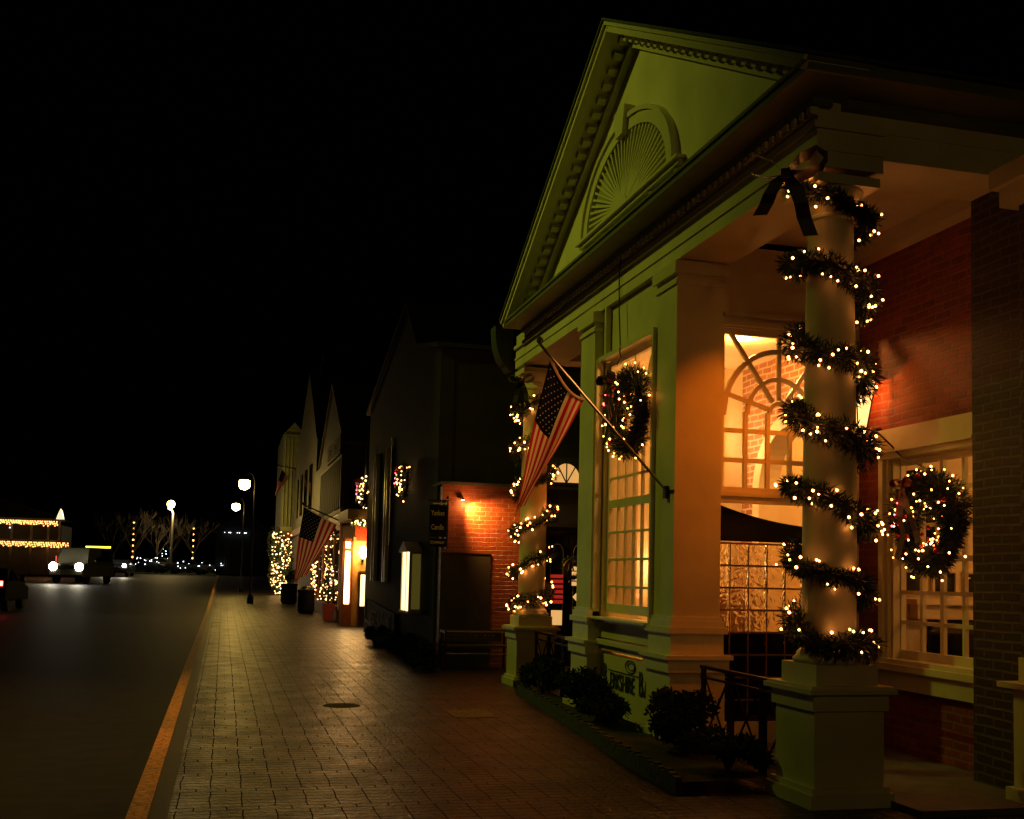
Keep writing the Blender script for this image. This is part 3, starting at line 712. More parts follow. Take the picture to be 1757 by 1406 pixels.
def bow(mb, c, rt, out, s, tails=(1.0, 1.1)):
    c = Vector(c); up = Vector((0, 0, 1))
    for sg in (1, -1):
        pts = [c + rt*sg*s*a + up*s*b + out*s*d for a, b, d in ((0, 0, 0), (.25, .28, .10), (.55, .38, .18), (.75, .22, .22), (.62, .02, .20), (.3, -.05, .12), (0, 0, .04))]
        ribbonpath(mb, pts, (out*.8+up*.2*sg).normalized(), s*.34)
        L = tails[0 if sg > 0 else 1]
        pts = [c + rt*sg*s*a + up*s*b + out*s*d for a, b, d in ((0, 0, .06), (.15, -.3*L, .14), (.28, -.7*L, .10), (.34, -1.1*L, .16), (.46, -1.5*L, .12))]
        ribbonpath(mb, pts, rt, s*.26)
    mb.tube([c-rt*s*.08+out*s*.1, c+rt*s*.08+out*s*.1], s*.12, 8)
rtn = Vector((7.29, -4.38, 0)).normalized()
mb = MB(); bow(mb, (3.95, 7.2, 4.62), rtn, cv, .40, (.8, .5))
tag(mb.build('ribbon_bow', ribbon_dark), 'large dark ribbon bow tied at the top of the nearest column', 'bow')
mb = MB(); bow(mb, (4.10, 15.2, 4.40), rtn, cv, .26)
tag(mb.build('ribbon_bow', ribbon_dark), 'dark ribbon bow tied at the top of the far column', 'bow')
# ------------------------------------------------------------------ wreaths
def wreath(c, R, rad, label, nneed, nb, br, seed, bowmat, bowscale=.26, L=.085, wd=.008, bm_=None, redn=2, group='lit wreaths with bows', bowtop=.75, orn=0):
    rnd = random.Random(seed); c = Vector(c)
    t = thing('wreath', c, label, 'wreath', group)
    pts = [Vector((0, R*cos(2*PI*i/30), R*sin(2*PI*i/30))) for i in range(31)]
    mb = MB(); needles(mb, pts, nneed, rad, L, wd, rnd); mb.build('foliage', needle, t)
    mb = MB(); mb.tube(pts, rad*.5, 6); mb.build('wire_frame', wirem, t)
    bp = []
    for _ in range(nb):
        a = rnd.random()*2*PI; q = rnd.uniform(-1, 1)
        f_a = rnd.uniform(-.5, 3.6); q_ = R+rad*1.25*cos(f_a); bp.append(Vector((-rad*1.15*sin(f_a), q_*cos(a), q_*sin(a))))
    bulbs(bp, br, bm_ or bulb, t, local=True)
    if redn: bulbs([Vector((-rad*1.3-.03, R*.45+.04*k, R*.55-.10*k)) for k in range(redn)], br*.9, bulb_red, t, name='red_bulb', local=True)
    if orn:
        for k in range(orn):
            a = rnd.random()*2*PI; q = rnd.uniform(-1.6, .8); rr_ = .018+.008*rnd.random(); r_ = R+q*rad
            m_ = MB(); m_.lathe([(.003, -rr_), (rr_*.7, -rr_*.7), (rr_, 0), (rr_*.7, rr_*.7), (.003, rr_)], 0, 0, 10); m_.xf(Matrix.Translation((-rad*.9, r_*cos(a), r_*sin(a)))); m_.build('ornament', ornm, t, smooth=True)
        m_ = MB(); 
        ribbonpath(m_, [(-rad*1.3, R*.3, R*.7), (-rad*1.5, R*.38, R*.2), (-rad*1.4, R*.25, -R*.3), (-rad*1.5, R*.5, -R*.9)], Vector((0, 1, .2)).normalized(), R*.22)
        ribbonpath(m_, [(-rad*1.3, R*.25, R*.7), (-rad*1.5, -R*.05, R*.25), (-rad*1.4, -R*.25, -R*.2), (-rad*1.5, -R*.42, -R*.5)], Vector((0, 1, -.2)).normalized(), R*.22)
        m_.build('ribbon_tails', ribbon_dark, t)
    mb = MB(); bow(mb, (-rad*1.2, R*.35, R*bowtop), Vector((0, -1, 0)), Vector((-1, 0, 0)), bowscale); mb.build('bow', bowmat, t)
    return t
wreath((5.93, 8.26, 2.12), .34, .135, 'lit pine wreath with a red ribbon bow on the brick wall window', 14000, 76, .0095, 11, ribbon_red, .17, bowtop=1.0, redn=3, orn=16)
wreath((4.00, 10.56, 3.30), .36, .13, 'lit pine wreath with dark ribbons on the bay window, crossed by the flagpole', 10000, 56, .0102, 12, ribbon_dark, .26, bowtop=.9, orn=10)

# ------------------------------------------------------------------ flags
def flag(name, pole_a, pole_b, H0, H1, F0, F1, label, group, polr=.014, sag=.10, fold=.05, lit=None):
    """H0 hoist corner nearest the tip, H1 hoist corner nearest the wall; F0, F1 fly corners"""
    a = Vector(pole_a)
    t = thing(name, a, label, 'flag', group)
    mb = MB(); mb.tube([a, Vector(pole_b)], polr, 8); mb.lathe([(polr*1.2, pole_b[2]), (polr*2.4, pole_b[2]+.02), (polr*2.4, pole_b[2]+.05), (polr, pole_b[2]+.07)], pole_b[0], pole_b[1], 8)
    mb.build('flagpole', silver if polr < .02 else bronze, t, a)
    mb = MB(); mb.box(a.x-.03, a.x+.05, a.y-.03, a.y+.03, a.z-.07, a.z+.05); mb.build('pole_bracket', iron, t, a)
    H0, H1, F0, F1 = map(Vector, (H0, H1, F0, F1))
    nrm = (H1-H0).cross(F0-H0).normalized()
    if nrm.dot(CAM-H0) < 0: nrm = -nrm
    def pt(s, u):
        top = H0.lerp(H1, s) + Vector((0, 0, -sag*4*s*(1-s)*1.0)) - (H1-H0)*0.0
        bot = F0.lerp(F1, s)
        p = top.lerp(bot, u)
        return p + nrm*fold*max(u, 0)**.6*(sin(s*9+u*2.0)*.8+.4*sin(s*17+1)) + (bot-top).cross(nrm).normalized()*fold*.6*u*sin(u*5+s*4)
    m = MB(); NS, NU = 39, 30; vs = [pt(i/NS, j/NU) for i in range(NS+1) for j in range(NU+1)]
    fs = []; ms_ = []
    for i in range(NS):
        for j in range(NU):
            fs.append((i*(NU+1)+j, i*(NU+1)+j+1, (i+1)*(NU+1)+j+1, (i+1)*(NU+1)+j))
            stripe = i//3
            ms_.append(2 if (i < 21 and j < 12) else (0 if stripe % 2 == 0 else 1))
    m.v = [tuple(v) for v in vs]; m.f = fs; m.m = ms_
    cl = m.build('flag_cloth', [flagred, flagwhite, flagblue], t, a, True)
    
    st = MB()
    for r in range(9):
        for q in range(6 if r % 2 == 0 else 5):
            s0 = (r+1)/10*21/39; u0 = ((q+.5)/6 if r % 2 == 0 else (q+1)/6)*.4
            c = pt(s0, u0); ds = (pt(s0+.01, u0)-c).normalized(); du = (pt(s0, u0+.01)-c); du = (du-ds*du.dot(ds)).normalized()
            for sg in (1, -1):
                cc = c + nrm*.006*sg; rr = (H1-H0).length*.017
                vs = [cc] + [cc + (ds*cos(2*PI*k/10) + du*sin(2*PI*k/10))*rr*(1 if k % 2 == 0 else .42) for k in range(10)]
                st.add(vs, [(0, 1+k, 1+(k+1) % 10) for k in range(10)])
    st.build('stars', flagwhite, t, a)
    mb = MB(); mb.tube([pt(i/12, -.01) for i in range(13)], .016, 5); mb.build('flag_sleeve', tan, t, a)
    return t
flag('flag', (4.09, 9.72, 2.43), (2.80, 9.76, 3.77), (2.90, 9.76, 3.62), (3.24, 9.75, 3.26), (2.55, 9.70, 2.15), (2.72, 9.80, 2.24),
     'large striped flag hanging from a pole bracketed to the pier of the portico', 'striped flags along the street', sag=.09, fold=.04)

# ------------------------------------------------------------------ railings
def railing(y0, y1, label):
    t = thing('iron_railing', (4.35, y0, 0), label, 'railing', 'iron railings between the pedestals')
    a = (4.35, y0, 0)
    mb = MB(); mb.box(4.325, 4.375, y0, y1, .77, .80); mb.box(4.335, 4.365, y0, y1, .68, .70); mb.box(4.335, 4.365, y0, y1, .12, .14); mb.build('rails', iron, t, a)
    n = max(2, round((y1-y0)/.62)); w_ = (y1-y0)/n
    for i in range(n+1):
        y = y0+w_*i; y = min(max(y, y0+.015), y1-.015); mb = MB()
        for d in (-.045, 0, .045): 
            if y0 <= y+d <= y1: mb.box(4.338, 4.362, y+d-.009, y+d+.009, .0, .77)
        mb.build('post', iron, t, a)
    mb = MB()
    for i in range(n):
        p, q = y0+w_*i+.06, y0+w_*(i+1)-.06; mid = (p+q)/2
        mb.tube([(4.345, p, .69), (4.345, mid-.02, .42), (4.345, mid-.02, .40), (4.345, p, .14)], .011, 5); mb.tube([(4.358, q, .69), (4.358, mid+.02, .42), (4.358, mid+.02, .40), (4.358, q, .14)], .011, 5)
    mb.build('cross_bars', iron, t, a)
railing(7.65, 9.44, 'black iron railing with crossed bars between the nearest pedestal and the bay')
railing(12.42, 15.04, 'black iron railing with crossed bars between the bay and the far pedestal')
# ------------------------------------------------------------------ planting bed and shrubs
mb = MB(); ed = [(3.30, 7.6), (3.37, 8.9), (3.55, 10.6), (3.74, 12.7), (3.86, 14.2)]
for (xa, ya), (xb, yb) in zip(ed[:-1], ed[1:]):
    n = int((yb-ya)/.085)
    for i in range(n):
        f = i/n; x = xa+(xb-xa)*f; y = ya+(yb-ya)*f; h = .13+.015*((i*7) % 3); mb.box(x, x+.05, y, y+.074, 0, h)
tag(mb.build('bed_edging', simple('weathered_edging', (.05, .05, .042), .8, var=.6, scale=20)), 'low weathered picket edging of the planting bed before the bay', 'edging')
mb = MB(); mb.add([(x+.05, y, .09) for x, y in ed] + [(4.08, y, .11) for x, y in ed], [(i, i+1, len(ed)+i+1, len(ed)+i) for i in range(len(ed)-1)])
struct('planting_bed_soil', mb, simple('soil', (.02, .014, .010), .95, var=.4, scale=30, bump=.6))
def leafcloud(mb, c, r, n, L, rnd, sq=.8):
    vs = []; fs = []
    lumps = [(Vector((rnd.gauss(0, .45), rnd.gauss(0, .45), rnd.uniform(-.5, .6))), rnd.uniform(.35, .6)) for _ in range(9)]
    for _ in range(n):
        lc, lr = lumps[rnd.randrange(9)]
        d = Vector((rnd.gauss(0, 1), rnd.gauss(0, 1), rnd.gauss(0, 1))).normalized()
        p = (lc + d*lr*rnd.uniform(.6, 1.05)); p = Vector(c) + Vector((p.x*r[0], p.y*r[1], p.z*r[2]))
        u = Vector((rnd.gauss(0, 1), rnd.gauss(0, 1), rnd.gauss(0, 1))).normalized(); v = u.orthogonal().normalized()
        k = len(vs); l = L*rnd.uniform(.6, 1.3)
        vs += [p, p+u*l*.5+v*l*.28, p+u*l, p+u*l*.5-v*l*.28]; fs.append((k, k+1, k+2, k+3))
    mb.add(vs, fs)
def shrub(x, y, z, rx, ry, rz, label, seed, group, n=2600, L=.055, m=leafm):
    rnd = random.Random(seed); t = thing('shrub', (x, y, z), label, 'shrub', group)
    mb = MB(); leafcloud(mb, (0, 0, rz*.95), (rx*.8, ry*.8, rz*.85), n, L, rnd); mb.build('foliage', m, t)
    mb = MB()
    for k in range(6):
        a = k*1.05; mb.tube([(0, 0, 0), (rx*.2*cos(a), ry*.2*sin(a), rz*.6), (rx*.5*cos(a), ry*.5*sin(a), rz*1.2)], [.016, .010, .005], 5)
    mb.build('stem', barkm, t)
sg = 'dark shrubs in front of the portico'
shrub(3.86, 8.72, .10, .36, .62, .30, 'broad dark shrub against the near end of the bay, before the railing', 1, sg, 4200)
shrub(3.88, 7.92, .10, .26, .36, .20, 'low dark shrub beside the nearest pedestal, the nearest of the bed', 2, sg)
shrub(3.84, 10.55, .10, .26, .42, .18, 'low dark shrub under the near end of the sign letters', 3, sg)
shrub(3.86, 11.55, .10, .28, .50, .26, 'dark shrub hiding the first letters of the sign on the bay', 4, sg, 3600)
shrub(3.95, 13.3, .10, .26, .60, .28, 'dark shrub in front of the far railing', 6, sg, 3600)
# manhole cover
mb = MB(); mb.lathe([(.22, -.01), (.22, .003), (.19, .004), (.0, .004)], 1.42, 13.1, 24)
tag(mb.build('manhole_cover', simple('rusty_iron', (.02, .015, .01), .9, bump=.8, scale=30)), 'round iron manhole cover set in the brick sidewalk', 'manhole cover')
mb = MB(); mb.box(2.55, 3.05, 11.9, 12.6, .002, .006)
tag(mb.build('brick_tile_patch', brickmat('pale_lit_pavers', 'XY', (.34, .17, .08), (.28, .13, .06), (.05, .03, .02), bw=.12, bh=.09, ms=.012)[0]), 'small patch of pale brick pavers with light painted in, beside the planting bed', 'paving')  # light falling on this patch is put into its paver colour

# ------------------------------------------------------------------ brick annex with spot-lit wall and door
an = thing('brick_annex', (5.5, 18.5, 0), 'low brick annex facing the alley, its wall lit orange by a spotlight', 'building'); OA = (5.5, 18.5, 0)
mb = MB(); mb.box(3.62, 5.50, 18.5, 18.7, 0, 3.12); mb.box(6.35, 10, 18.5, 18.7, 0, 3.12); mb.box(3.64, 10, 18.7, 18.9, 0, 3.10)
mb.build('brick_wall', brickY, an, OA)
mb = MB(); mb.box(3.58, 10, 18.44, 19.2, 3.12, 3.17); mb.build('coping', concrete, an, OA)
mb = MB(); mb.box(3.62, 4.50, 18.485, 18.5, 1.93, 1.95); mb.box(3.62, 4.50, 18.490, 18.5, 0, 1.93);  mb.build('shade_panel', darkstucco, an, OA)  # thin ledge over a dark sheet put in for shade below the beam
mb = MB(); mb.box(5.50, 6.35, 18.52, 18.68, 2.35, 3.12); mb.box(5.50, 6.35, 18.50, 18.68, 3.09, 3.20); mb.box(5.46, 6.40, 18.46, 18.5, 2.45, 2.52); mb.build('door_surround', darkstucco, an, OA)
mb = MB(); mb.box(5.50, 6.35, 18.50, 18.68, 3.70, 3.85); mb.build('door_lintel', darkstucco, an, OA)
fw = MB(); fs_ = side(18.47); fw.arc((5.85, 3.24), .30, .38, 0, PI, .03, fs_, 0, .03)
for t_ in (55, 90, 125): fw.bar((5.85, 3.24), (5.85+.29*cos(math.radians(t_)), 3.24+.37*sin(math.radians(t_))), .02, fs_, .002, .026)
fw.bar((5.53, 3.235), (6.17, 3.235), .03, fs_, 0, .03)
fwo = fw.build('fanlight', woodd, an, OA)
mb = MB(); mb.flat([(5.85+.29*cos(PI*i/16), 3.24+.37*sin(PI*i/16)) for i in range(17)], side(18.49), 0, .005); mb.build('pane', emit('fanlight_glass', (1, .50, .14), .75), fwo, OA)
mb = MB()
for x in (5.52, 5.94): 
    mb.box(x, x+.40, 18.53, 18.57, .05, 2.30)
dr = mb.build('double_door', signblack, an, OA)
mb = MB()
for x in (5.60, 6.02): mb.arc((x+.12, 2.0), .12, .16, 0, PI, .015, side(18.515), 0, .015); mb.box(x, x+.012, 18.515, 18.53, .9, 2.0); mb.box(x+.228, x+.24, 18.515, 18.53, .9, 2.0)
mb.build('door_moulding', concrete, dr, OA)
mb = MB()
for j in range(4): mb.box(6.0, 6.24, 18.512, 18.52, 1.42+.09*j, 1.49+.09*j)
mb.flat([(6.12, 1.12), (6.22, 1.22), (6.12, 1.32), (6.02, 1.22)], side(18.512), 0, .006); mb.box(5.63, 5.83, 18.512, 18.52, .72, .98)
mb.build('door_poster', paper, dr, OA)
mb = MB()
for j in range(6): mb.box(5.60, 5.84, 18.512, 18.52, 1.10+.09*j, 1.16+.09*j)
mb.build('red_poster', redpaper, dr, OA)
wt = wreath((0, 0, 0), .16, .06, 'small unlit dark wreath hanging on the annex door', 1100, 0, .01, 20, ribbon_dark, .1, .06, .008, redn=0)
wt.rotation_euler = (0, 0, PI/2); wt.location = (5.98, 18.42, 1.72)
# spotlight fixture
sp = thing('wall_spotlight', (3.96, 18.42, 2.86), 'small spotlight shining along the brick annex wall', 'spotlight')
mb = MB(); mb.tube([(0, .075, .06), (0, .03, .07), (0, 0, .04)], .008, 6); mb.lathe([(.012, .04), (.028, .02), (.032, .0)], 0, 0, 12); mb.build('lamp_head', iron, sp)
mb = MB(); mb.lathe([(.024, -.004), (.028, .001)], 0, 0, 12); mb.build('lamp_lens', emit('spot_lens', (1, .75, .3), 40), sp)
light('spot_beam', (.02, -.05, -.03), 380, (1, .36, .06), sp, r=.03, kind='SPOT', target=(1.2, .16, -.95), spot=100, blend=1.0)
light('spot_spill', (.07, -.10, -.08), 9, (1, .36, .08), sp, r=.03)
# bench
bn = thing('park_bench', (4.1, 17.9, 0), 'dark bench facing the viewer in front of the annex wall', 'bench')
def bp_(mb, name, m): mb.build(name, m, bn, (4.1, 17.9, 0))
mb = MB()
for i in range(4): mb.box(3.60, 4.68, 17.78+i*.1, 17.86+i*.1, .37, .40)
bp_(mb, 'seat', granite)
mb = MB(); mb.box(3.60, 4.68, 18.17, 18.20, .60, .64); mb.box(3.63, 4.65, 18.175, 18.195, .44, .60); bp_(mb, 'backrest', granite)
mb = MB(); mb.box(3.60, 4.68, 17.75, 17.775, .26, .28); mb.box(3.60, 4.68, 17.755, 17.77, .62, .645); bp_(mb, 'front_rail', silver)
for x in (3.58, 4.68):
    mb = MB(); mb.box(x, x+.03, 17.76, 17.80, 0, .64); mb.box(x, x+.03, 18.16, 18.20, 0, .64); mb.box(x, x+.03, 17.8, 18.16, .60, .64); bp_(mb, 'leg', iron)
mb = MB()
for i in range(6): mb.box(4.12+i*.075, 4.13+i*.075+.01*(i % 2), 18.165, 18.172, .535, .56)
bp_(mb, 'plaque', silver)

# ------------------------------------------------------------------ dark gabled building
gb = thing('gabled_building', (3.6, 23.5, 0), 'dark gabled building with tall lancet frames beside the lit display case', 'building'); OG = (3.6, 23.5, 0)
def gp(mb, name, m, parent=gb): return mb.build(name, m, parent, OG)
mb = MB(); mb.flat([(18.9, 0), (28.6, 0), (28.6, 5.75), (22.6, 7.2), (21.0, 6.0), (18.9, 5.6)], F(0), 3.60, 3.85); mb.box(3.85, 10, 18.92, 28.58, 0, 5.6)
gp(mb, 'wall', darkstucco)
mb = MB(); mb.flat([(18.8, 5.6), (18.8, 5.68), (21.0, 6.08), (22.6, 7.30), (28.75, 5.80), (28.75, 5.70), (22.6, 7.2), (21.0, 6.0)], F(0), 3.50, 10); gp(mb, 'roof', roofm)
trimL = simple('pale_trim', (.85, .74, .45), .3)
for yc, wv_, zt in ((26.6, .52, 4.46), (24.7, .42, 4.40)):
    mb = MB(); mb.arc((yc, zt-.9), wv_/2, .9, 0, PI, .07, F(3.50), 0, .09)
    mb.box(3.50, 3.59, yc-wv_/2, yc-wv_/2+.06, 1.35, zt-.9); mb.box(3.50, 3.59, yc+wv_/2-.06, yc+wv_/2, 1.35, zt-.9)
    fr = gp(mb, 'lancet_window_frame', trimL)
    mb = MB(); mb.box(3.565, 3.575, yc-wv_/2+.06, yc+wv_/2-.06, 1.35, zt-.4); gp(mb, 'pane', carglass, fr)
mb = MB(); mb.tube([(3.56, 24.35, 4.6), (3.56, 24.35, 2.2)], .02, 5); gp(mb, 'downpipe', silver); mb = MB(); mb.tube([(3.45, 28.2, 4.75), (3.45, 28.1, 4.3), (3.45, 28.1, 3.9)], .03, 5); gp(mb, 'downpipe', silver)
# display case
dc = thing('display_case', (3.48, 20.66, .8), 'tall lit glass display case with a little pitched top on the dark wall', 'display case'); OD = (3.48, 20.66, .8)
mb = MB(); mb.box(3.41, 3.57, 20.19, 20.198, .90, 1.93); mb.build('side_glass', emit('lit_side_glass', (1, .78, .12), .05, (.5, .45, .2)), dc, OD)
mb = MB(); mb.box(3.36, 3.596, 20.20, 20.24, .86, 1.97); mb.box(3.36, 3.596, 21.12, 21.16, .86, 1.97); mb.box(3.34, 3.596, 20.18, 21.18, .82, .86); mb.box(3.55, 3.596, 20.24, 21.12, .86, 1.97)
mb.build('case_body', simple('case_paint', (.55, .52, .30), .5), dc, OD)
mb = MB(); mb.flat([(20.14, 1.97), (21.22, 1.97), (20.68, 2.17)], F(0), 3.30, 3.596); mb.build('pitched_top', simple('case_top', (.45, .42, .26), .5), dc, OD)
mb = MB(); mb.box(3.382, 3.39, 20.24, 21.12, .86, 1.97); mb.build('lit_panel', litpanel, dc, OD)
mb = MB(); mb.box(3.372, 3.382, 20.67, 20.69, .86, 1.97); mb.build('mullion', woodd, dc, OD)
wg = 'lit wreaths with bows'
wreath((3.46, 21.8, 3.42), .30, .10, 'red bowed lit wreath high above the lit display case', 900, 34, .016, 31, ribbon_red, .22, .08, .014, bulb_far, 3, wg)
wreath((3.42, 28.0, 3.60), .30, .11, 'lit red wreath on the far corner of the dark gabled building', 900, 34, .020, 32, ribbon_red, .30, .08, .014, bulb_far, 3, wg)
# V shaped hanging sign
vs_ = thing('pointed_sign', (3.52, 25.3, .5), 'dark sign with a pointed lower edge low on the dark gabled building', 'sign'); OV = (3.52, 25.3, .5)
mb = MB(); mb.flat([(22.95, .70), (27.65, .90), (27.65, .40), (24.2, .10), (22.95, .36)], F(0), 3.53, 3.57); mb.build('sign_board', signblack, vs_, OV)
mb = MB(); fv = F(3.51)
for a, b in (((22.95, .72), (22.95, .34)), ((22.95, .34), (24.2, .08)), ((24.2, .08), (27.65, .38)), ((27.65, .38), (27.65, .90))): mb.bar(a, b, .045, fv, 0, .02)
mb.build('sign_border', greenpaint, vs_, OV)
textmesh('RESTAURANT', .44, greenpaint, 'lettering', Matrix.Translation((3.515, 25.1, .48)) @ TS, vs_, OV, .006, 1.25)
# hanging projecting sign
hs = thing('hanging_sign', (3.5, 18.2, 2.8), 'black hanging shop sign with cream lettering on an iron bracket beside the alley', 'sign'); OH = (3.5, 18.2, 2.8)
mb = MB(); mb.box(3.34, 3.64, 18.19, 18.21, 2.20, 2.74); mb.box(3.345, 3.635, 18.19, 18.21, 2.03, 2.17); mb.build('sign_board', signblack, hs, OH)
mb = MB(); mb.box(3.3, 3.66, 18.185, 18.215, 2.80, 2.83); mb.box(3.645, 3.665, 18.185, 18.9, 2.0, 2.84); mb.box(3.635, 3.655, 18.18, 18.22, 2.02, 2.82); mb.lathe([(.015, 2.84), (.025, 2.87), (.01, 2.90)], 3.65, 18.2, 8); mb.build('bracket', iron, hs, OH)
mb = MB(); mb.box(3.40, 3.63, 18.182, 18.19, 2.755, 2.775); mb.build('sign_top_strip', letterm, hs, OH)
textmesh('Yankee', .125, letterm, 'lettering', Matrix.Translation((3.485, 18.186, 2.60)) @ TV, hs, OH, .003, .62)
textmesh('Candle', .125, letterm, 'lettering', Matrix.Translation((3.485, 18.186, 2.36)) @ TV, hs, OH, .003, .62)
textmesh('COMPANY', .07, letterm, 'lettering', Matrix.Translation((3.49, 18.186, 2.10)) @ TV, hs, OH, .003, .72)
# hedge in front of the dark building
for k, (x, y, rx, ry, rz) in enumerate(((3.22, 17.6, .22, .7, .28), (3.26, 19.6, .25, .9, .30), (3.26, 21.8, .25, .9, .25), (3.28, 24.0, .25, .9, .22))):
    shrub(x, y, 0, rx, ry, rz, ['nearest clipped dark hedge shrub at the corner by the bench', 'dark hedge shrub second from the bench', 'dark hedge shrub below the lit display case', 'farthest dark hedge shrub, under the pointed sign'][k], 40+k, 'hedge shrubs before the dark gabled building', 2400, .06)

# ------------------------------------------------------------------ shop with lit door
sh = thing('corner_shop', (3.5, 35, 0), 'olive shop building with a steep gable, red fascia and lit glass door', 'building'); OS = (3.5, 35, 0)
def sp_(mb, name, m, parent=sh): return mb.build(name, m, parent, OS)
mb = MB(); mb.box(3.5, 9, 33.9, 46, 3.45, 5.55); mb.flat([(33.95, 5.55), (42.9, 5.55), (38.3, 8.0)], F(0), 3.5, 3.9)
mb.box(3.62, 3.9, 28.7, 31.4, 0, 3.0) if False else None
mb.box(4.10, 9, 31.5, 31.7, 0, 3.05); mb.box(3.60, 4.10, 31.5, 31.7, 2.55, 3.05)
sp_(mb, 'wall', greypaint)
mb = MB(); mb.box(3.42, 9, 33.8, 33.9, 5.50, 5.62); mb.box(3.42, 3.5, 33.8, 46, 3.38, 3.50)
mb.flat([(33.7, 5.55), (38.3, 8.15), (43.1, 5.55), (42.9, 5.55), (38.3, 8.0), (33.95, 5.55)], F(0), 3.42, 5.5)
sp_(mb, 'roof_trim', simple('olive_trim', (.30, .28, .16), .6))
mb = MB(); mb.box(3.38, 9, 31.3, 34.0, 3.05, 3.35); sp_(mb, 'lower_fascia', simple('tan_fascia', (.36, .24, .10), .5))
mb = MB(); mb.box(3.44, 3.5, 34.05, 45.5, 2.95, 3.36); mb.box(3.62, 4.1, 31.44, 31.5, 2.45, 3.0); sp_(mb, 'red_fascia', redpaint)
mb = MB()
for i in range(13): mb.box(3.43, 3.5, 34.2+i*.62, 34.2+i*.62+.16, 3.55, 5.15)
mb.box(3.44, 3.5, 34.1, 42.2, 5.12, 5.22); sp_(mb, 'slatted_shutters', simple('slat_paint', (.22, .22, .17), .6))
mb = MB(); mb.box(3.488, 3.498, 34.2, 42.1, 3.5, 5.12); sp_(mb, 'upper_glazing', carglass)
mb = MB(); mb.box(3.62, 4.40, 31.50, 31.60, 0, 2.55); mb.box(3.58, 3.66, 31.40, 31.50, 0, 2.55); sp_(mb, 'entry_wall', simple('ochre_boards', (.50, .28, .10), .6, var=.15, scale=9))
mb = MB(); mb.box(3.28, 3.58, 31.35, 31.41, .02, .62); mb.box(3.28, 3.33, 31.35, 31.41, .62, 2.5); mb.box(3.53, 3.58, 31.35, 31.41, .62, 2.5); mb.box(3.33, 3.53, 31.35, 31.41, 2.16, 2.22); mb.box(3.28, 3.58, 31.35, 31.41, 2.42, 2.5)
dr = sp_(mb, 'shop_door', woodor)
mb = MB(); mb.box(3.36, 3.50, 31.37, 31.39, .64, 2.14); mb.box(3.36, 3.50, 31.37, 31.39, 2.23, 2.41); mb.build('pane', litdoor, dr, OS)
mb = MB(); mb.tube([(3.34, 31.32, 1.0), (3.34, 31.32, 1.3)], .012, 6); mb.build('handle', silver, dr, OS)
# street side display window
mb = MB()
for y in (34.1, 36.0, 38.0, 40.0, 42.0, 45.4): mb.box(3.46, 3.54, y-.05, y+.05, .4, 2.95)
mb.box(3.46, 3.54, 34.1, 45.4, .35, .45); mb.box(3.46, 3.54, 34.1, 45.4, 2.85, 2.95); fr = sp_(mb, 'display_window_frame', woodor)
mb = MB(); mb.box(3.495, 3.50, 34.1, 45.4, .45, 2.85); mb.build('pane', glass, fr, OS)
mb = MB(); mb.box(3.5, 4.0, 33.9, 45.5, 0, .35); mb.box(5.5, 5.6, 33.9, 45.5, .35, 2.95); mb.box(3.52, 5.5, 33.9, 34.0, .0, 2.95); mb.box(3.52, 5.5, 45.4, 45.5, 0, 2.95); mb.box(3.55, 5.5, 34, 45.4, 2.96, 3.0); sp_(mb, 'shop_interior', simple('shop_interior_paint', (.36, .24, .14), .6))
mb = MB(); mb.lathe([(.02, 2.35), (.10, 2.28), (.11, 2.18), (.02, 2.10)], 4.0, 38.6, 12); mb.lathe([(.02, 1.25), (.16, 1.2), (.16, 1.1), (.02, 1.0)], 3.8, 39.3, 12)
sp_(mb, 'pendant_lamp', shopglow)
light('shop_light', (4.3, 38, 2.3), 30, (1, .5, .18), sh, OS, .1)
# shop sign
mb = MB(); mb.box(3.40, 3.44, 33.0, 38.2, 4.92, 5.42) if False else None
ss = thing('shop_sign', (3.40, 36.2, 5.3), 'dark shop name board above the slatted shutters of the corner shop', 'sign'); OX = (3.40, 36.2, 5.3)
mb = MB(); mb.box(3.37, 3.42, 34.0, 38.4, 5.22, 5.86); mb.build('sign_board', signblack, ss, OX)
mb = MB()
for z in (5.25, 5.80): mb.box(3.36, 3.37, 34.1, 38.3, z, z+.04)
mb.build('sign_border', letterm, ss, OX)
textmesh('GIFT', .42, letterm, 'lettering', Matrix.Translation((3.365, 37.5, 5.52)) @ TS, ss, OX, .004, 1.3)
textmesh('NOOK', .42, letterm, 'lettering', Matrix.Translation((3.365, 35.2, 5.52)) @ TS, ss, OX, .004, 1.3)
# big flaring sconce and lit cabinet by the entry
sc = thing('entry_sconce', (3.86, 31.35, 2.08), 'blazing wall sconce beside the lit shop door', 'lamp')
mb = MB(); mb.lathe([(.05, -.14), (.12, .0), (.10, .16), (.02, .22)], 0, -.05, 12); mb.build('lamp_globe', emit('sconce_globe', (1, .62, .22), 60), sc)
mb = MB(); mb.box(-.03, .03, .02, .14, -.25, -.05); mb.lathe([(.06, -.17), (.06, -.14)], 0, -.05, 10); mb.build('lamp_bracket', bronze, sc)
light('sconce_light', (0, -.30, .0), 75, (1, .46, .10), sc, r=.10)
cb = thing('menu_cabinet', (3.90, 31.40, 1.1), 'small lit glass cabinet on the wall under the blazing sconce', 'cabinet')
mb = MB(); mb.box(-.11, .11, -.06, .09, -.55, .42); mb.box(-.14, .14, -.09, .09, .42, .48); mb.build('cabinet_body', woodd, cb)
mb = MB(); mb.box(-.085, .085, -.066, -.06, -.52, .38); mb.build('lit_panel', litpanel, cb)
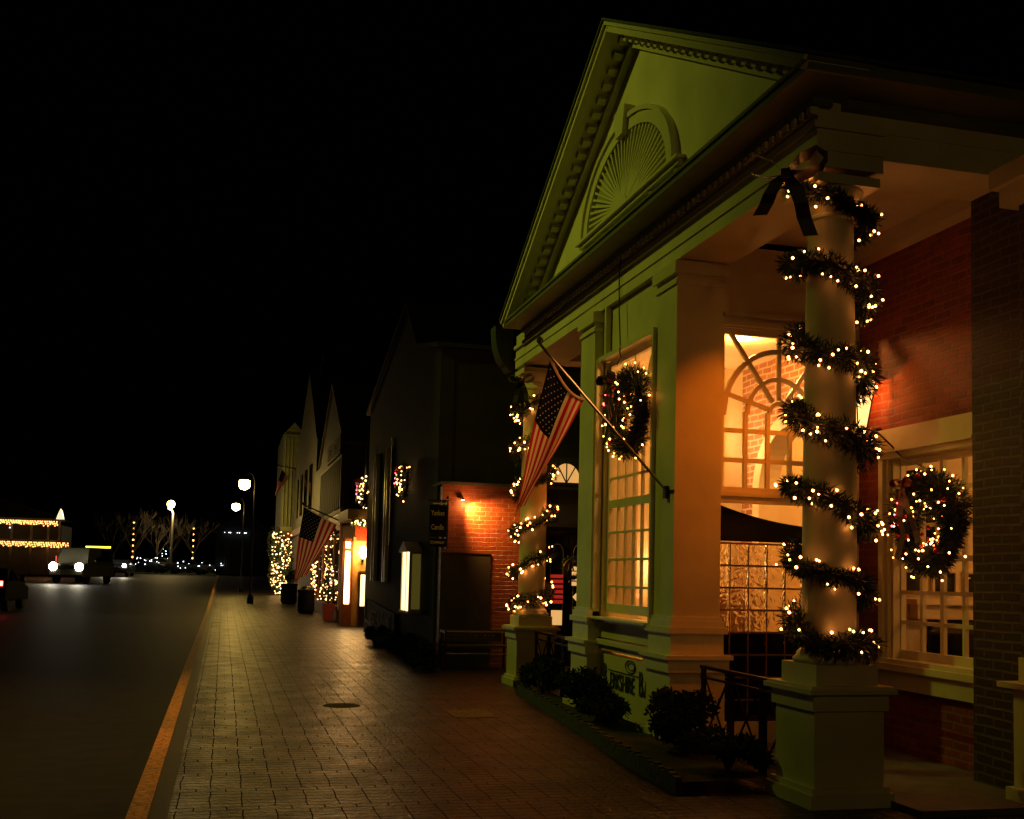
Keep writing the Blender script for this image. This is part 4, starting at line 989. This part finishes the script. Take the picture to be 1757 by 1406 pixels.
# ------------------------------------------------------------------ farther buildings
f2 = thing('spired_building', (3.6, 53, g(53)), 'dark building with a tall pointed spire beyond the corner shop', 'building'); O2 = (3.6, 53, g(53))
mb = MB(); mb.box(3.6, 9, 46.1, 62, 0, 7.1); mb.flat([(46.4, 7.1), (60, 7.1), (52.1, 10.9)], F(0), 3.6, 4.0); mb.build('wall', greypaint, f2, O2)
mb = MB(); mb.add([(3.7, 50.8, 7.2), (3.7, 53.6, 7.2), (5.2, 53.6, 7.2), (5.2, 50.8, 7.2), (4.2, 52.2, 12.0)], [(0, 1, 4), (1, 2, 4), (2, 3, 4), (3, 0, 4), (0, 3, 2, 1)]); mb.build('spire', roofm, f2, O2)
mb = MB()
for y in (48, 51, 54, 57):
    mb = MB(); mb.box(3.54, 3.6, y, y+1.2, 4.2, 6.2); mb.build('window', carglass, f2, O2)
mb = MB(); mb.box(3.45, 3.6, 46.1, 62, 3.3, 3.6); mb.build('fascia', woodor, f2, O2)
f3 = thing('green_tower_house', (3.4, 63, g(63)), 'narrow pale green house front farthest along the shop row', 'building'); O3 = (3.4, 63, g(63))
mb = MB(); mb.box(3.05, 6, 62.6, 70, 0, 9.2); mb.flat([(3.0, 9.2), (3.6, 9.9), (4.2, 9.2)], side(62.7), 0, 4); mb.build('wall', greenpaint, f3, O3)
mb = MB()
for x in (3.10, 3.30, 3.5): mb.box(x, x+.04, 62.54, 62.6, 4.0, 9.0)
mb.box(3.0, 3.7, 62.5, 62.6, 3.7, 3.95); mb.build('trim', simple('pale_green_trim', (.5, .55, .3), .5), f3, O3)
mb = MB(); mb.box(2.9, 6, 61.6, 62.5, 3.2, 3.5); mb.build('awning', woodor, f3, O3)
# distant flags
flag('flag', (3.49, 34.1, 3.10), (2.22, 33.0, 3.52), (2.26, 33.0, 3.44), (3.26, 33.2, 2.94), (1.98, 33.0, 1.22), (2.44, 33.0, 1.40),
     'striped flag with a starry canton hanging over the sidewalk at the corner shop', 'striped flags along the street', polr=.022, sag=.02, fold=.07)
flag('flag', (3.6, 60.2, 7.05), (2.60, 60.0, 7.15), (2.85, 60.0, 6.95), (3.25, 60.0, 6.55), (2.48, 60.0, 5.45), (2.66, 60.0, 5.6),
     'small distant flag high on the front of the farthest building', 'striped flags along the street', polr=.03, sag=.04, fold=.06)
# lit column of foliage, garlands, tree in a red planter
def lit_foliage(name, cat, c, rad, label, n, nb, br, seed, group=None, L=.12, m=leafg, bm_=None, stem=True, nd=1.0):
    rnd = random.Random(seed); t = thing(name, c, label, cat, group)
    mb = MB(); leafcloud(mb, (0, 0, 0), rad, n, L, rnd); mb.build('foliage', m, t)
    pts = []
    for _ in range(nb):
        d = Vector((rnd.gauss(0, 1), rnd.gauss(0, 1), rnd.gauss(0, 1))).normalized()
        pts.append(Vector((d.x*rad[0], d.y*rad[1], rnd.uniform(-1, 1)*rad[2]*(.95) if stem else d.z*rad[2])))
    bulbs(pts, br, bm_ or bulb_far, t, local=True)
    return t
t = lit_foliage('lit_bush', 'bush', (2.85, 57, 1.75+g(57)*.6), (.48, .9, 1.65), 'tall bush wrapped in string lights at the far end of the sidewalk shops', 3000, 200, .030, 51)
t = lit_foliage('lit_hanging_bush', 'garland', (3.25, 36.4, 2.78), (.25, 1.0, .26), 'nearer clump of lit garland hanging from the red shop fascia', 900, 75, .021, 52, 'lit garland clumps on the shop fascia', stem=False)
t = lit_foliage('lit_hanging_bush', 'garland', (3.28, 40.6, 2.72), (.25, 1.3, .34), 'farther clump of lit garland hanging from the red shop fascia', 900, 75, .024, 53, 'lit garland clumps on the shop fascia', stem=False)
t = lit_foliage('lit_hanging_bush', 'garland', (3.85, 31.2, 2.95), (.36, .12, .08), 'thin lit garland swagged over the shop entry wall', 300, 34, .022, 54, 'lit garland clumps on the shop fascia', stem=False)
ct = thing('christmas_tree', (3.25, 34.9, .5), 'small lit cone-shaped tree in a red planter before the shop window', 'tree')
rnd = random.Random(60); mb = MB(); vs = []; fs = []
for _ in range(1800):
    h = rnd.random()**1.4; a = rnd.random()*2*PI; r = .30*(1-h)*rnd.uniform(.6, 1); p = Vector((r*cos(a), r*sin(a), .12+h*1.45)); u = Vector((cos(a), sin(a), -.3))*.09; v = Vector((-sin(a), cos(a), 0))*.02; k = len(vs)
    vs += [p, p+u*.5+v, p+u, p+u*.5-v]; fs.append((k, k+1, k+2, k+3))
mb.add(vs, fs); mb.build('foliage', leafg, ct)
mb = MB(); mb.tube([(0, 0, 0), (0, 0, 1.5)], [.03, .008], 6); mb.build('trunk', barkm, ct)
bulbs([Vector((.33*(1-h)*cos(a), .33*(1-h)*sin(a), .15+h*1.45)) for h, a in [(rnd.random()**1.3, rnd.random()*2*PI) for _ in range(70)]], .017, bulb_far, ct, local=True)
mb = MB(); mb.add([(.15, .15, -.5), (-.15, .15, -.5), (-.15, -.15, -.5), (.15, -.15, -.5), (.20, .20, .02), (-.20, .20, .02), (-.20, -.20, .02), (.20, -.20, .02)], [(0, 1, 5, 4), (1, 2, 6, 5), (2, 3, 7, 6), (3, 0, 4, 7), (0, 3, 2, 1), (4, 5, 6, 7)]); mb.build('red_planter', redpaint, ct)
mb = MB(); mb.tube([(3.42, 41.5+.3*sin(k*.8), .6+k*.12) for k in range(20)], .03, 5)
t = tag(mb.build('lit_vine_post', barkm), 'thin post wound with lights beside the display window', 'post')
bulbs([Vector((3.30+.08*sin(k*2.1), 41.5+.5*sin(k*.8), .6+k*.058)) for k in range(40)], .026, bulb_far, t)
for k, (x, y, lb, rr) in enumerate(((2.95, 40.2, 'squat dark litter bin on the sidewalk before the shop window', .30), (2.75, 47.5, 'dark round planter farther along beside the hanging flag', .34))):
    o_ = thing('litter_bin' if k == 0 else 'round_planter', (x, y, g(y)), lb, 'bin' if k == 0 else 'planter')
    mb = MB(); mb.lathe([(rr*.8, 0), (rr, .1), (rr, .75), (rr*1.06, .78), (rr*1.06, .84), (rr*.9, .86)], 0, 0, 18); mb.build('body', signblack, o_)
    mb = MB(); mb.lathe([(rr*.9, .86), (rr*.6, .96), (rr*.1, 1.0)], 0, 0, 18) if k == 0 else leafcloud(mb, (0, 0, 1.15), (.35, .35, .3), 500, .09, random.Random(70)); mb.build('lid' if k == 0 else 'foliage', silver if k == 0 else leafm, o_)

# ------------------------------------------------------------------ street lamps
def globe_lamp(x, y, z, label, arm=.42, energy=200, r=.20, col=(1, .60, .10)):
    t = thing('street_lamp', (x+arm, y, g(y)), label, 'street lamp', 'street lamps with glowing globes')
    zl = z - g(y)
    mb = MB(); mb.tube([(0, 0, 0), (0, 0, 1.0), (0, 0, zl-.3)], [.05, .035, .03], 10); mb.lathe([(.13, 0), (.13, .25), (.07, .4)], 0, 0, 12); mb.build('pole', iron, t)
    mb = MB(); mb.tube([(0, 0, zl-.4), (0, 0, zl+.15), (-arm*.25, 0, zl+.42), (-arm*.7, 0, zl+.48), (-arm, 0, zl+.30)], .022, 6); mb.build('arm', iron, t)
    mb = MB(); mb.lathe([(.05, zl+.30), (.16, zl+.22), (.19, zl+.15)], -arm, 0, 14); mb.build('lamp_shade', iron, t)
    bm = bmesh.new(); bmesh.ops.create_icosphere(bm, subdivisions=2, radius=r); me = bpy.data.meshes.new('globe'); bm.to_mesh(me); bm.free(); me.materials.append(lampglow); me.shade_smooth()
    o_ = bpy.data.objects.new('lamp_globe', me); COL.objects.link(o_); o_.parent = t; o_.location = (-arm, 0, zl)
    light('lamp_light', (-arm, 0, zl-r-.05), energy, col, t, r=.18)
    return t
globe_lamp(.72, 47, 5.10, 'nearest glowing street lamp hanging over the sidewalk, highest of the three', .42, 170, .25)
globe_lamp(.53, 60, 4.83, 'second glowing street lamp over the sidewalk, just below the nearest one', .42, 150, .22)
globe_lamp(.72, -5.0, 5.10, 'unseen street lamp added over the sidewalk behind the viewer', .42, 38, .20)  # unseen lamp added as dim fill on faces turned to the viewer
# tall lamp with a straight post
t = thing('street_lamp', (-5.15, 115, g(115)), 'tall pale street lamp post with a bright head beyond the end of the road', 'street lamp', 'street lamps with glowing globes')
mb = MB(); mb.tube([(0, 0, 0), (.05, 0, 5.9), (-.1, 0, 6.15), (-.45, 0, 6.32)], [.13, .09, .08, .08], 8); mb.build('pole', simple('pale_pole', (.45, .42, .35), .5), t)
bm = bmesh.new(); bmesh.ops.create_icosphere(bm, subdivisions=2, radius=.38); me = bpy.data.meshes.new('globe'); bm.to_mesh(me); bm.free(); me.materials.append(lampglow)
o_ = bpy.data.objects.new('lamp_globe', me); COL.objects.link(o_); o_.parent = t; o_.location = (-.2, -.15, 6.75)
light('lamp_light', (-.2, -.4, 6.2), 500, (1, .7, .3), t, r=.3)
# tall road lamp on the far kerb lighting the portico (outside the frame, to the left)
rl = thing('road_lamp', (-15.6, 15.5, 0), 'tall mast-arm road lamp on the opposite kerb, lighting the portico front', 'street lamp')
mb = MB(); mb.tube([(0, 0, 0), (0, 0, 8), (0, 0, 11.5), (.8, 0, 12.3), (9.8, 0, 12.65)], [.18, .14, .11, .09, .05], 10); mb.build('pole', silver, rl)
mb = MB(); mb.box(9.6, 10.6, -.18, .18, 12.54, 12.68); mb.build('lamp_head', iron, rl)
mb = MB(); mb.box(9.8, 10.5, -.12, .12, 12.518, 12.536); mb.build('lamp_lens', emit('road_lamp_lens', (.85, .9, .25), 20), rl)
light('road_lamp_light', (10.15, 0, 12.45), 1450, (.88, 1, .07), rl, r=.08, kind='SPOT', target=(19.7, -1.7, 5.0), spot=60, blend=1.0)
light('road_lamp_kerb_fill', (10.15, 0, 12.4), 1900, (1, .52, .07), rl, r=.10, kind='SPOT', target=(11.9, -3.0, 0), spot=58, blend=.9)  # extra orange spot added to brighten the kerb

# ------------------------------------------------------------------ vehicles
def wheel(t, x, y, r=.36, wd=.22):
    def rot(mb): return mb.xf(Matrix.Translation((x, y, r)) @ Matrix.Rotation(PI/2, 4, 'Y'))
    mb = MB(); mb.lathe([(r*.55, -wd/2), (r*.95, -wd/2), (r, -wd/2+.03), (r, wd/2-.03), (r*.95, wd/2), (r*.55, wd/2)], 0, 0, 20); rot(mb); w_ = mb.build('wheel', rubber, t)
    mb = MB(); mb.lathe([(.05, -wd/2+.01), (r*.54, -wd/2+.02), (r*.54, wd/2-.02), (.05, wd/2-.01)], 0, 0, 12); rot(mb); mb.build('rim', chrome, w_)
def vehicle(name, loc, rz, W, prof, cab, L, label, cat, paintm, head=True, tail=False, hz=.85, hr=.11, marker=0, group=None, front_y=None, lights=True, wr=.36):
    """profile polygon in (y, z), nose at -y"""
    t = thing(name, loc, label, cat, group, rz)
    mb = MB(); mb.flat(prof, lambda a, b, d: (d, a, b), -W/2, W/2)
    body = mb.build('body', paintm, t)
    bv = body.modifiers.new('b', 'BEVEL'); bv.width = .05; bv.segments = 2
    vs = []; k = len(cab)
    for sx, inset in ((-1, 0), (1, 0)):
        for (a, b) in cab: vs.append((sx*(W/2-.06-.16*(b-cab[0][1])/max(.1, max(c[1] for c in cab)-cab[0][1])), a, b))
    mb = MB(); mb.add(vs, [tuple(range(k)), tuple(range(2*k-1, k-1, -1))] + [(i, (i+1) % k, k+(i+1) % k, k+i) for i in range(k)])
    c_ = mb.build('cabin', paintm, t)
    # glazing
    zt = max(c[1] for c in cab); zb = cab[0][1]; yf = cab[0][0]; yft = [c[0] for c in cab if c[1] == zt][0]
    def cp(f, h): return yf+(yft-yf)*h
    mb = MB()
    def wx(h): return (W/2-.06-.16*h)
    mb.add([(-wx(.1)+.08, cp(0, .1)-.015, zb+(zt-zb)*.1), (wx(.1)-.08, cp(0, .1)-.015, zb+(zt-zb)*.1), (wx(.9)-.06, cp(0, .9)-.015, zb+(zt-zb)*.9), (-wx(.9)+.06, cp(0, .9)-.015, zb+(zt-zb)*.9)], [(0, 1, 2, 3)])
    mb.build('windshield', carglass, c_)
    yb = cab[-1][0]; ybt = [c[0] for c in cab if c[1] == zt][-1]
    for sx in (-1, 1):
        mb = MB()
        a0, a1 = cp(0, .15)+.12, yb-.12; b0, b1 = cp(0, .88)+.1, ybt-.1; mid = (a0+a1)/2
        for (p0, p1, q0, q1) in ((a0, mid-.05, b0, mid-.05), (mid+.05, a1, mid+.05, b1)):
            mb.add([(sx*(wx(.15)+.006), p0, zb+(zt-zb)*.15), (sx*(wx(.15)+.006), p1, zb+(zt-zb)*.15), (sx*(wx(.88)+.006), q1, zb+(zt-zb)*.88), (sx*(wx(.88)+.006), q0, zb+(zt-zb)*.88)], [(0, 1, 2, 3)])
        mb.build('side_window', carglass, c_)
        mb = MB(); mb.box(sx*(W/2+.02)-.08, sx*(W/2+.02)+.08, cp(0, .2)+.1, cp(0, .2)+.18, zb+.05, zb+.22); mb.build('mirror', paintm, t)
    y0 = min(p[0] for p in prof); y1 = max(p[0] for p in prof)
    for x in (-W/2+.13, W/2-.13):
        wheel(t, x, y0+.85, wr); wheel(t, x, y1-.85, wr)
    mb = MB(); mb.box(-W/2+.02, W/2-.02, y0-.06, y0+.02, .38, .55); mb.build('bumper', chrome, t); mb = MB(); mb.box(-W/2+.02, W/2-.02, y1-.02, y1+.06, .40, .58); mb.build('bumper', chrome, t)
    mb = MB()
    for i in range(5): mb.box(-W*.26, W*.26, y0-.03, y0+.01, hz-.14+i*.06, hz-.11+i*.06)
    mb.build('grille', chrome, t)
    for sx in (-1, 1):
        x = sx*(W/2-.24)
        mb = MB(); mb.lathe([(.02, .0), (hr*.8, .01), (hr, .04)], 0, 0, 14); mb.xf(Matrix.Translation((x, y0-.045, hz)) @ Matrix.Rotation(-PI/2, 4, 'X'))
        mb.build('headlight', headl if head else chrome, t)
        if head and lights: light('headlamp_beam', (x, y0-.15, hz), 110, (1, .85, .5), t, r=.06, kind='SPOT', target=(x, y0-12, -.3), spot=70, blend=.8)
        mb = MB(); mb.box(x-.10*(1 if not tail else 1.4), x+.10*(1 if not tail else 1.4), y1+.0, y1+.03, hz-.07, hz+.09); mb.build('tail_light', taill if tail else ribbon_red, t)
    for i in range(marker):
        mb = MB(); mb.box(-W*.40+i*W*.8/marker, -W*.40+i*W*.8/marker+W*.7/marker, yft-.05, yft+.06, zt+.01, zt+.13); mb.build('roof_marker_light', markerl, t)
    return t
van_p = [(-2.5, .45), (-2.5, 1.10), (-2.3, 1.25), (2.5, 1.35), (2.5, .45)]
van_c = [(-1.7, 1.28), (-1.15, 2.22), (-.9, 2.28), (2.35, 2.30), (2.46, 1.36)]
vehicle('delivery_van', (-8.65, 74.3, g(72)-.12), math.radians(-16), 2.1, van_p, van_c, 5, 'oncoming van with bright headlights and a row of yellow roof lights', 'van', simple('beige_van_paint', (.16, .155, .10), .35), hz=1.05, hr=.26, marker=4, wr=.42)
car_p = [(-2.25, .32), (-2.25, .78), (-1.1, .98), (1.4, 1.0), (2.25, .95), (2.25, .35)]
car_c = [(-.95, .96), (-.2, 1.42), (.0, 1.46), (.85, 1.44), (1.6, .98)]
vehicle('oncoming_car', (-8.4, 97.5, g(95)-.12), math.radians(-4), 1.8, car_p, car_c, 4.5, 'second oncoming car with smaller headlights behind the van', 'car', carpaint2, hz=.95, hr=.15)
vehicle('departing_car', (-7.95, 42.2, g(42)-.12), PI, 1.8, car_p, car_c, 4.5, 'dark car at the left edge showing one red tail light', 'car', blackpaint, head=False, tail=True, hz=.95)
for k, (x, y, r_) in enumerate(((-7.4, 113, 1.3), (-5.9, 117, 1.4), (-3.2, 113, 1.5), (-.9, 112, 1.55), (-12.6, 116, 1.4))):
    vehicle('parked_car', (x, y, g(y)-.16), r_, 1.75, car_p, car_c, 4.5, ['dark parked car just right of the oncoming car, beyond the road end', 'grey parked car behind the tall pale lamp post', 'dark parked car right of the tall pale lamp post', 'parked car farthest right beyond the road end, near the kerb', 'parked car half hidden behind the oncoming van'][k], 'car', carpaint2 if k % 2 else carpaint, head=False, group='cars parked beyond the road end')
# added hedges; bulbs stand in for glints on the cars and ground lights
rnd = random.Random(90)
for k, (x, y, z, w_, lb) in enumerate(((-7.0, 111, 2.0, 1.3, 'added low hedge with bulbs for glints left of the tall pale lamp post'), (-3.0, 111, 1.75, 1.6, 'added low hedge with bulbs for glints right of the tall pale lamp post'), (-.6, 111, 1.6, .8, 'added low hedge with a few bulbs for glints nearest the kerb end'), (-5.9, 119, 2.9, .6, 'added taller shrub with bulbs for glints behind the parked cars'))):
    t = thing('glint_hedge', (x, y, g(y)-.2), lb, 'hedge', 'added hedges with bulbs for glints')
    mb = MB(); leafcloud(mb, (0, 0, .5), (w_*.7, .4, .45), 600, .14, rnd); mb.build('foliage', leafm, t)
    bulbs([Vector((rnd.uniform(-w_, w_), -.45, z-g(y)+.2+rnd.uniform(-.35, .35)*(1 if k < 3 else 2.6))) for _ in range((15, 9, 5, 14)[k])], (.045, .045, .04, .04)[k], bulb_white, t, local=True)
# bare trees
def bare_tree(x, y, h, label, seed, lights=0, lm=None, lr=.05):
    rnd = random.Random(seed); t = thing('bare_tree', (x, y, g(y)-.2), label, 'tree', 'bare winter trees at the end of the road')
    mb = MB(); mb.tube([(0, 0, 0), (.05, 0, h*.35)], [.16, .10], 7); mb.build('trunk', barkm, t)
    mb = MB()
    def br(p, d, L, r, k):
        q = p + d*L; mid = p + d*L*.5 + Vector((rnd.uniform(-1, 1), rnd.uniform(-1, 1), 0))*L*.06
        mb.tube([p, mid, q], [r, r*.8, r*.55], 4, False)
        if k:
            for _ in range(3): br(q, (d + Vector((rnd.uniform(-.6, .6), rnd.uniform(-.6, .6), rnd.uniform(-.1, .5)))).normalized(), L*rnd.uniform(.6, .85), r*.6, k-1)
    for _ in range(6): a = rnd.random()*6.28; br(Vector((.05, 0, h*.33)), Vector((cos(a)*.7, sin(a)*.7, 1)).normalized(), h*.26, .07, 3)
    mb.build('branches', barkm, t)
    if lights: bulbs([Vector((-.02, -.2, h*.05+h*.85*i/lights)) for i in range(lights)], lr, lm, t, local=True)
bare_tree(-10.4, 112, 5.6, 'bare tree just behind the oncoming van roof', 1)
bare_tree(-9.0, 118, 6.2, 'slim bare tree strung with amber lights up its trunk', 2, 9, bulb_amber, .09)
bare_tree(-6.6, 116, 5.2, 'bare tree left of the tall pale lamp post', 3)
bare_tree(-5.4, 121, 6.0, 'wide bare tree behind the tall pale lamp post', 4)
bare_tree(-3.1, 118, 5.8, 'thin bare tree wound with yellow lights right of the tall pale lamp post', 5, 8, bulb_amber, .09)
# far house on the right of the road end
fh = thing('far_house', (1.4, 111, g(111)), 'dark far house with a row of tiny eave lights at the road end', 'building')
mb = MB(); mb.box(-2.2, 3, 0, 6, 0, 4.2); mb.build('wall', darkstucco, fh)
mb = MB(); mb.flat([(-2.6, 4.2), (3.4, 4.2), (.4, 6.2)], side(-.3), 0, 6.6); mb.build('roof', roofm, fh)
mb = MB(); [mb.box(x, x+.09, -.2, -.1, .6, 3.2) for x in (-1.35, -1.15, -.95, 1.15, 1.3)]; mb.build('porch_column', greypaint, fh)
bulbs([Vector((x, -.4, 4.05)) for x in (-1.4, -1.0, -.85, -.2, .0, .5, .65)], .05, bulb_white, fh, local=True)
# lit two storey porch building on the left
ph = thing('icicle_light_house', (-14.5, 90, g(90)), 'two storey porch house hung with rows of amber icicle lights', 'building')
zb_ = g(90)
mb = MB(); mb.box(-8, 2.2, 1.2, 7, 0, 3.9); mb.build('wall', darkstucco, ph)
mb = MB(); mb.box(-8, 2.4, -.2, 1.3, 4.2-.02, 4.35); mb.box(-8, 2.4, -.1, 1.2, 2.55, 2.7); mb.flat([(-8, 4.35), (2.4, 4.35), (-2.8, 6.0)], side(2.0), 0, 5); mb.build('roof', roofm, ph)
for x in (-5.5, -4, -2.6, -1.2, .2, 1.4, 2.2):
    mb = MB(); mb.box(x-.07, x+.07, -.1, .04, 0, 4.18); mb.build('porch_column', greypaint, ph)
mb = MB(); mb.add([(1.95, -.3, 4.3), (2.55, -.3, 4.3), (2.40, -.3, 4.9), (2.25, -.3, 5.15), (2.1, -.3, 4.75), (2.25, -.1, 4.3)], [(0, 1, 2, 3, 4), (0, 4, 3, 5), (1, 5, 3, 2), (0, 5, 1)]); mb.build('lit_finial', emit('lit_finial_white', (1, .80, .5), 1.1), ph)
rnd = random.Random(95); mb = MB()
pts = []
for row, zt, x1 in ((0, 4.15, 2.1), (1, 2.52, 3.0)):
    x = -6.0
    while x < x1:
        L = rnd.uniform(.22, .50)
        for j in range(3): pts.append(Vector((x+rnd.uniform(-.04, .04)+.05*j, -.28, zt-L*j/3-.05)))
        x += .17
pts.sort(key=lambda p: abs(p.x-1))
src = bulbmesh(.052, bulb_amber)
for p in pts[:100]:
    o_ = bpy.data.objects.new('bulb', src); COL.objects.link(o_); o_.parent = ph; o_.location = p
mb = MB()
for p in pts[100:]: mb.add([v.co+p for v in src.vertices], [tuple(f.vertices) for f in src.polygons])
mb.build('icicle_lights', bulb_amber, ph)['kind'] = 'stuff'
bulbs([Vector((x, -.2, 3.55)) for x in (-3.0, -2.2, -1.3)], .06, bulb_white, ph, name='porch_lamp', local=True)
mb = MB(); mb.box(2.0, 2.7, .2, .4, .7, 1.5); mb.build('red_lit_panel', emit('red_neon', (1, .07, .04), .9), ph)
light('porch_light', (1.6, -.1, 2.3), 25, (1, .3, .1), ph, r=.1)

# ------------------------------------------------------------------ camera
cd = bpy.data.cameras.new('camera'); cam = bpy.data.objects.new('camera', cd); COL.objects.link(cam); S.camera = cam
yaw, pit, rol, f_, cyp = 0.25688874674537915, 0.06970242612693901, 0.024351944083883182, 1869.87, 854.77
fw_ = Vector((sin(yaw)*cos(pit), cos(yaw)*cos(pit), sin(pit))); rt_ = Vector((cos(yaw), -sin(yaw), 0)); up_ = rt_.cross(fw_)
r2 = rt_*cos(rol) + up_*sin(rol); u2 = -rt_*sin(rol) + up_*cos(rol)
M = Matrix((( r2.x, u2.x, -fw_.x, 0), (r2.y, u2.y, -fw_.y, 0), (r2.z, u2.z, -fw_.z, 1.6), (0, 0, 0, 1)))
cam.matrix_world = M
cd.sensor_width = 36; cd.lens = f_/1757*36; cd.shift_y = (cyp-703)/1757; cd.clip_start = .05; cd.clip_end = 600
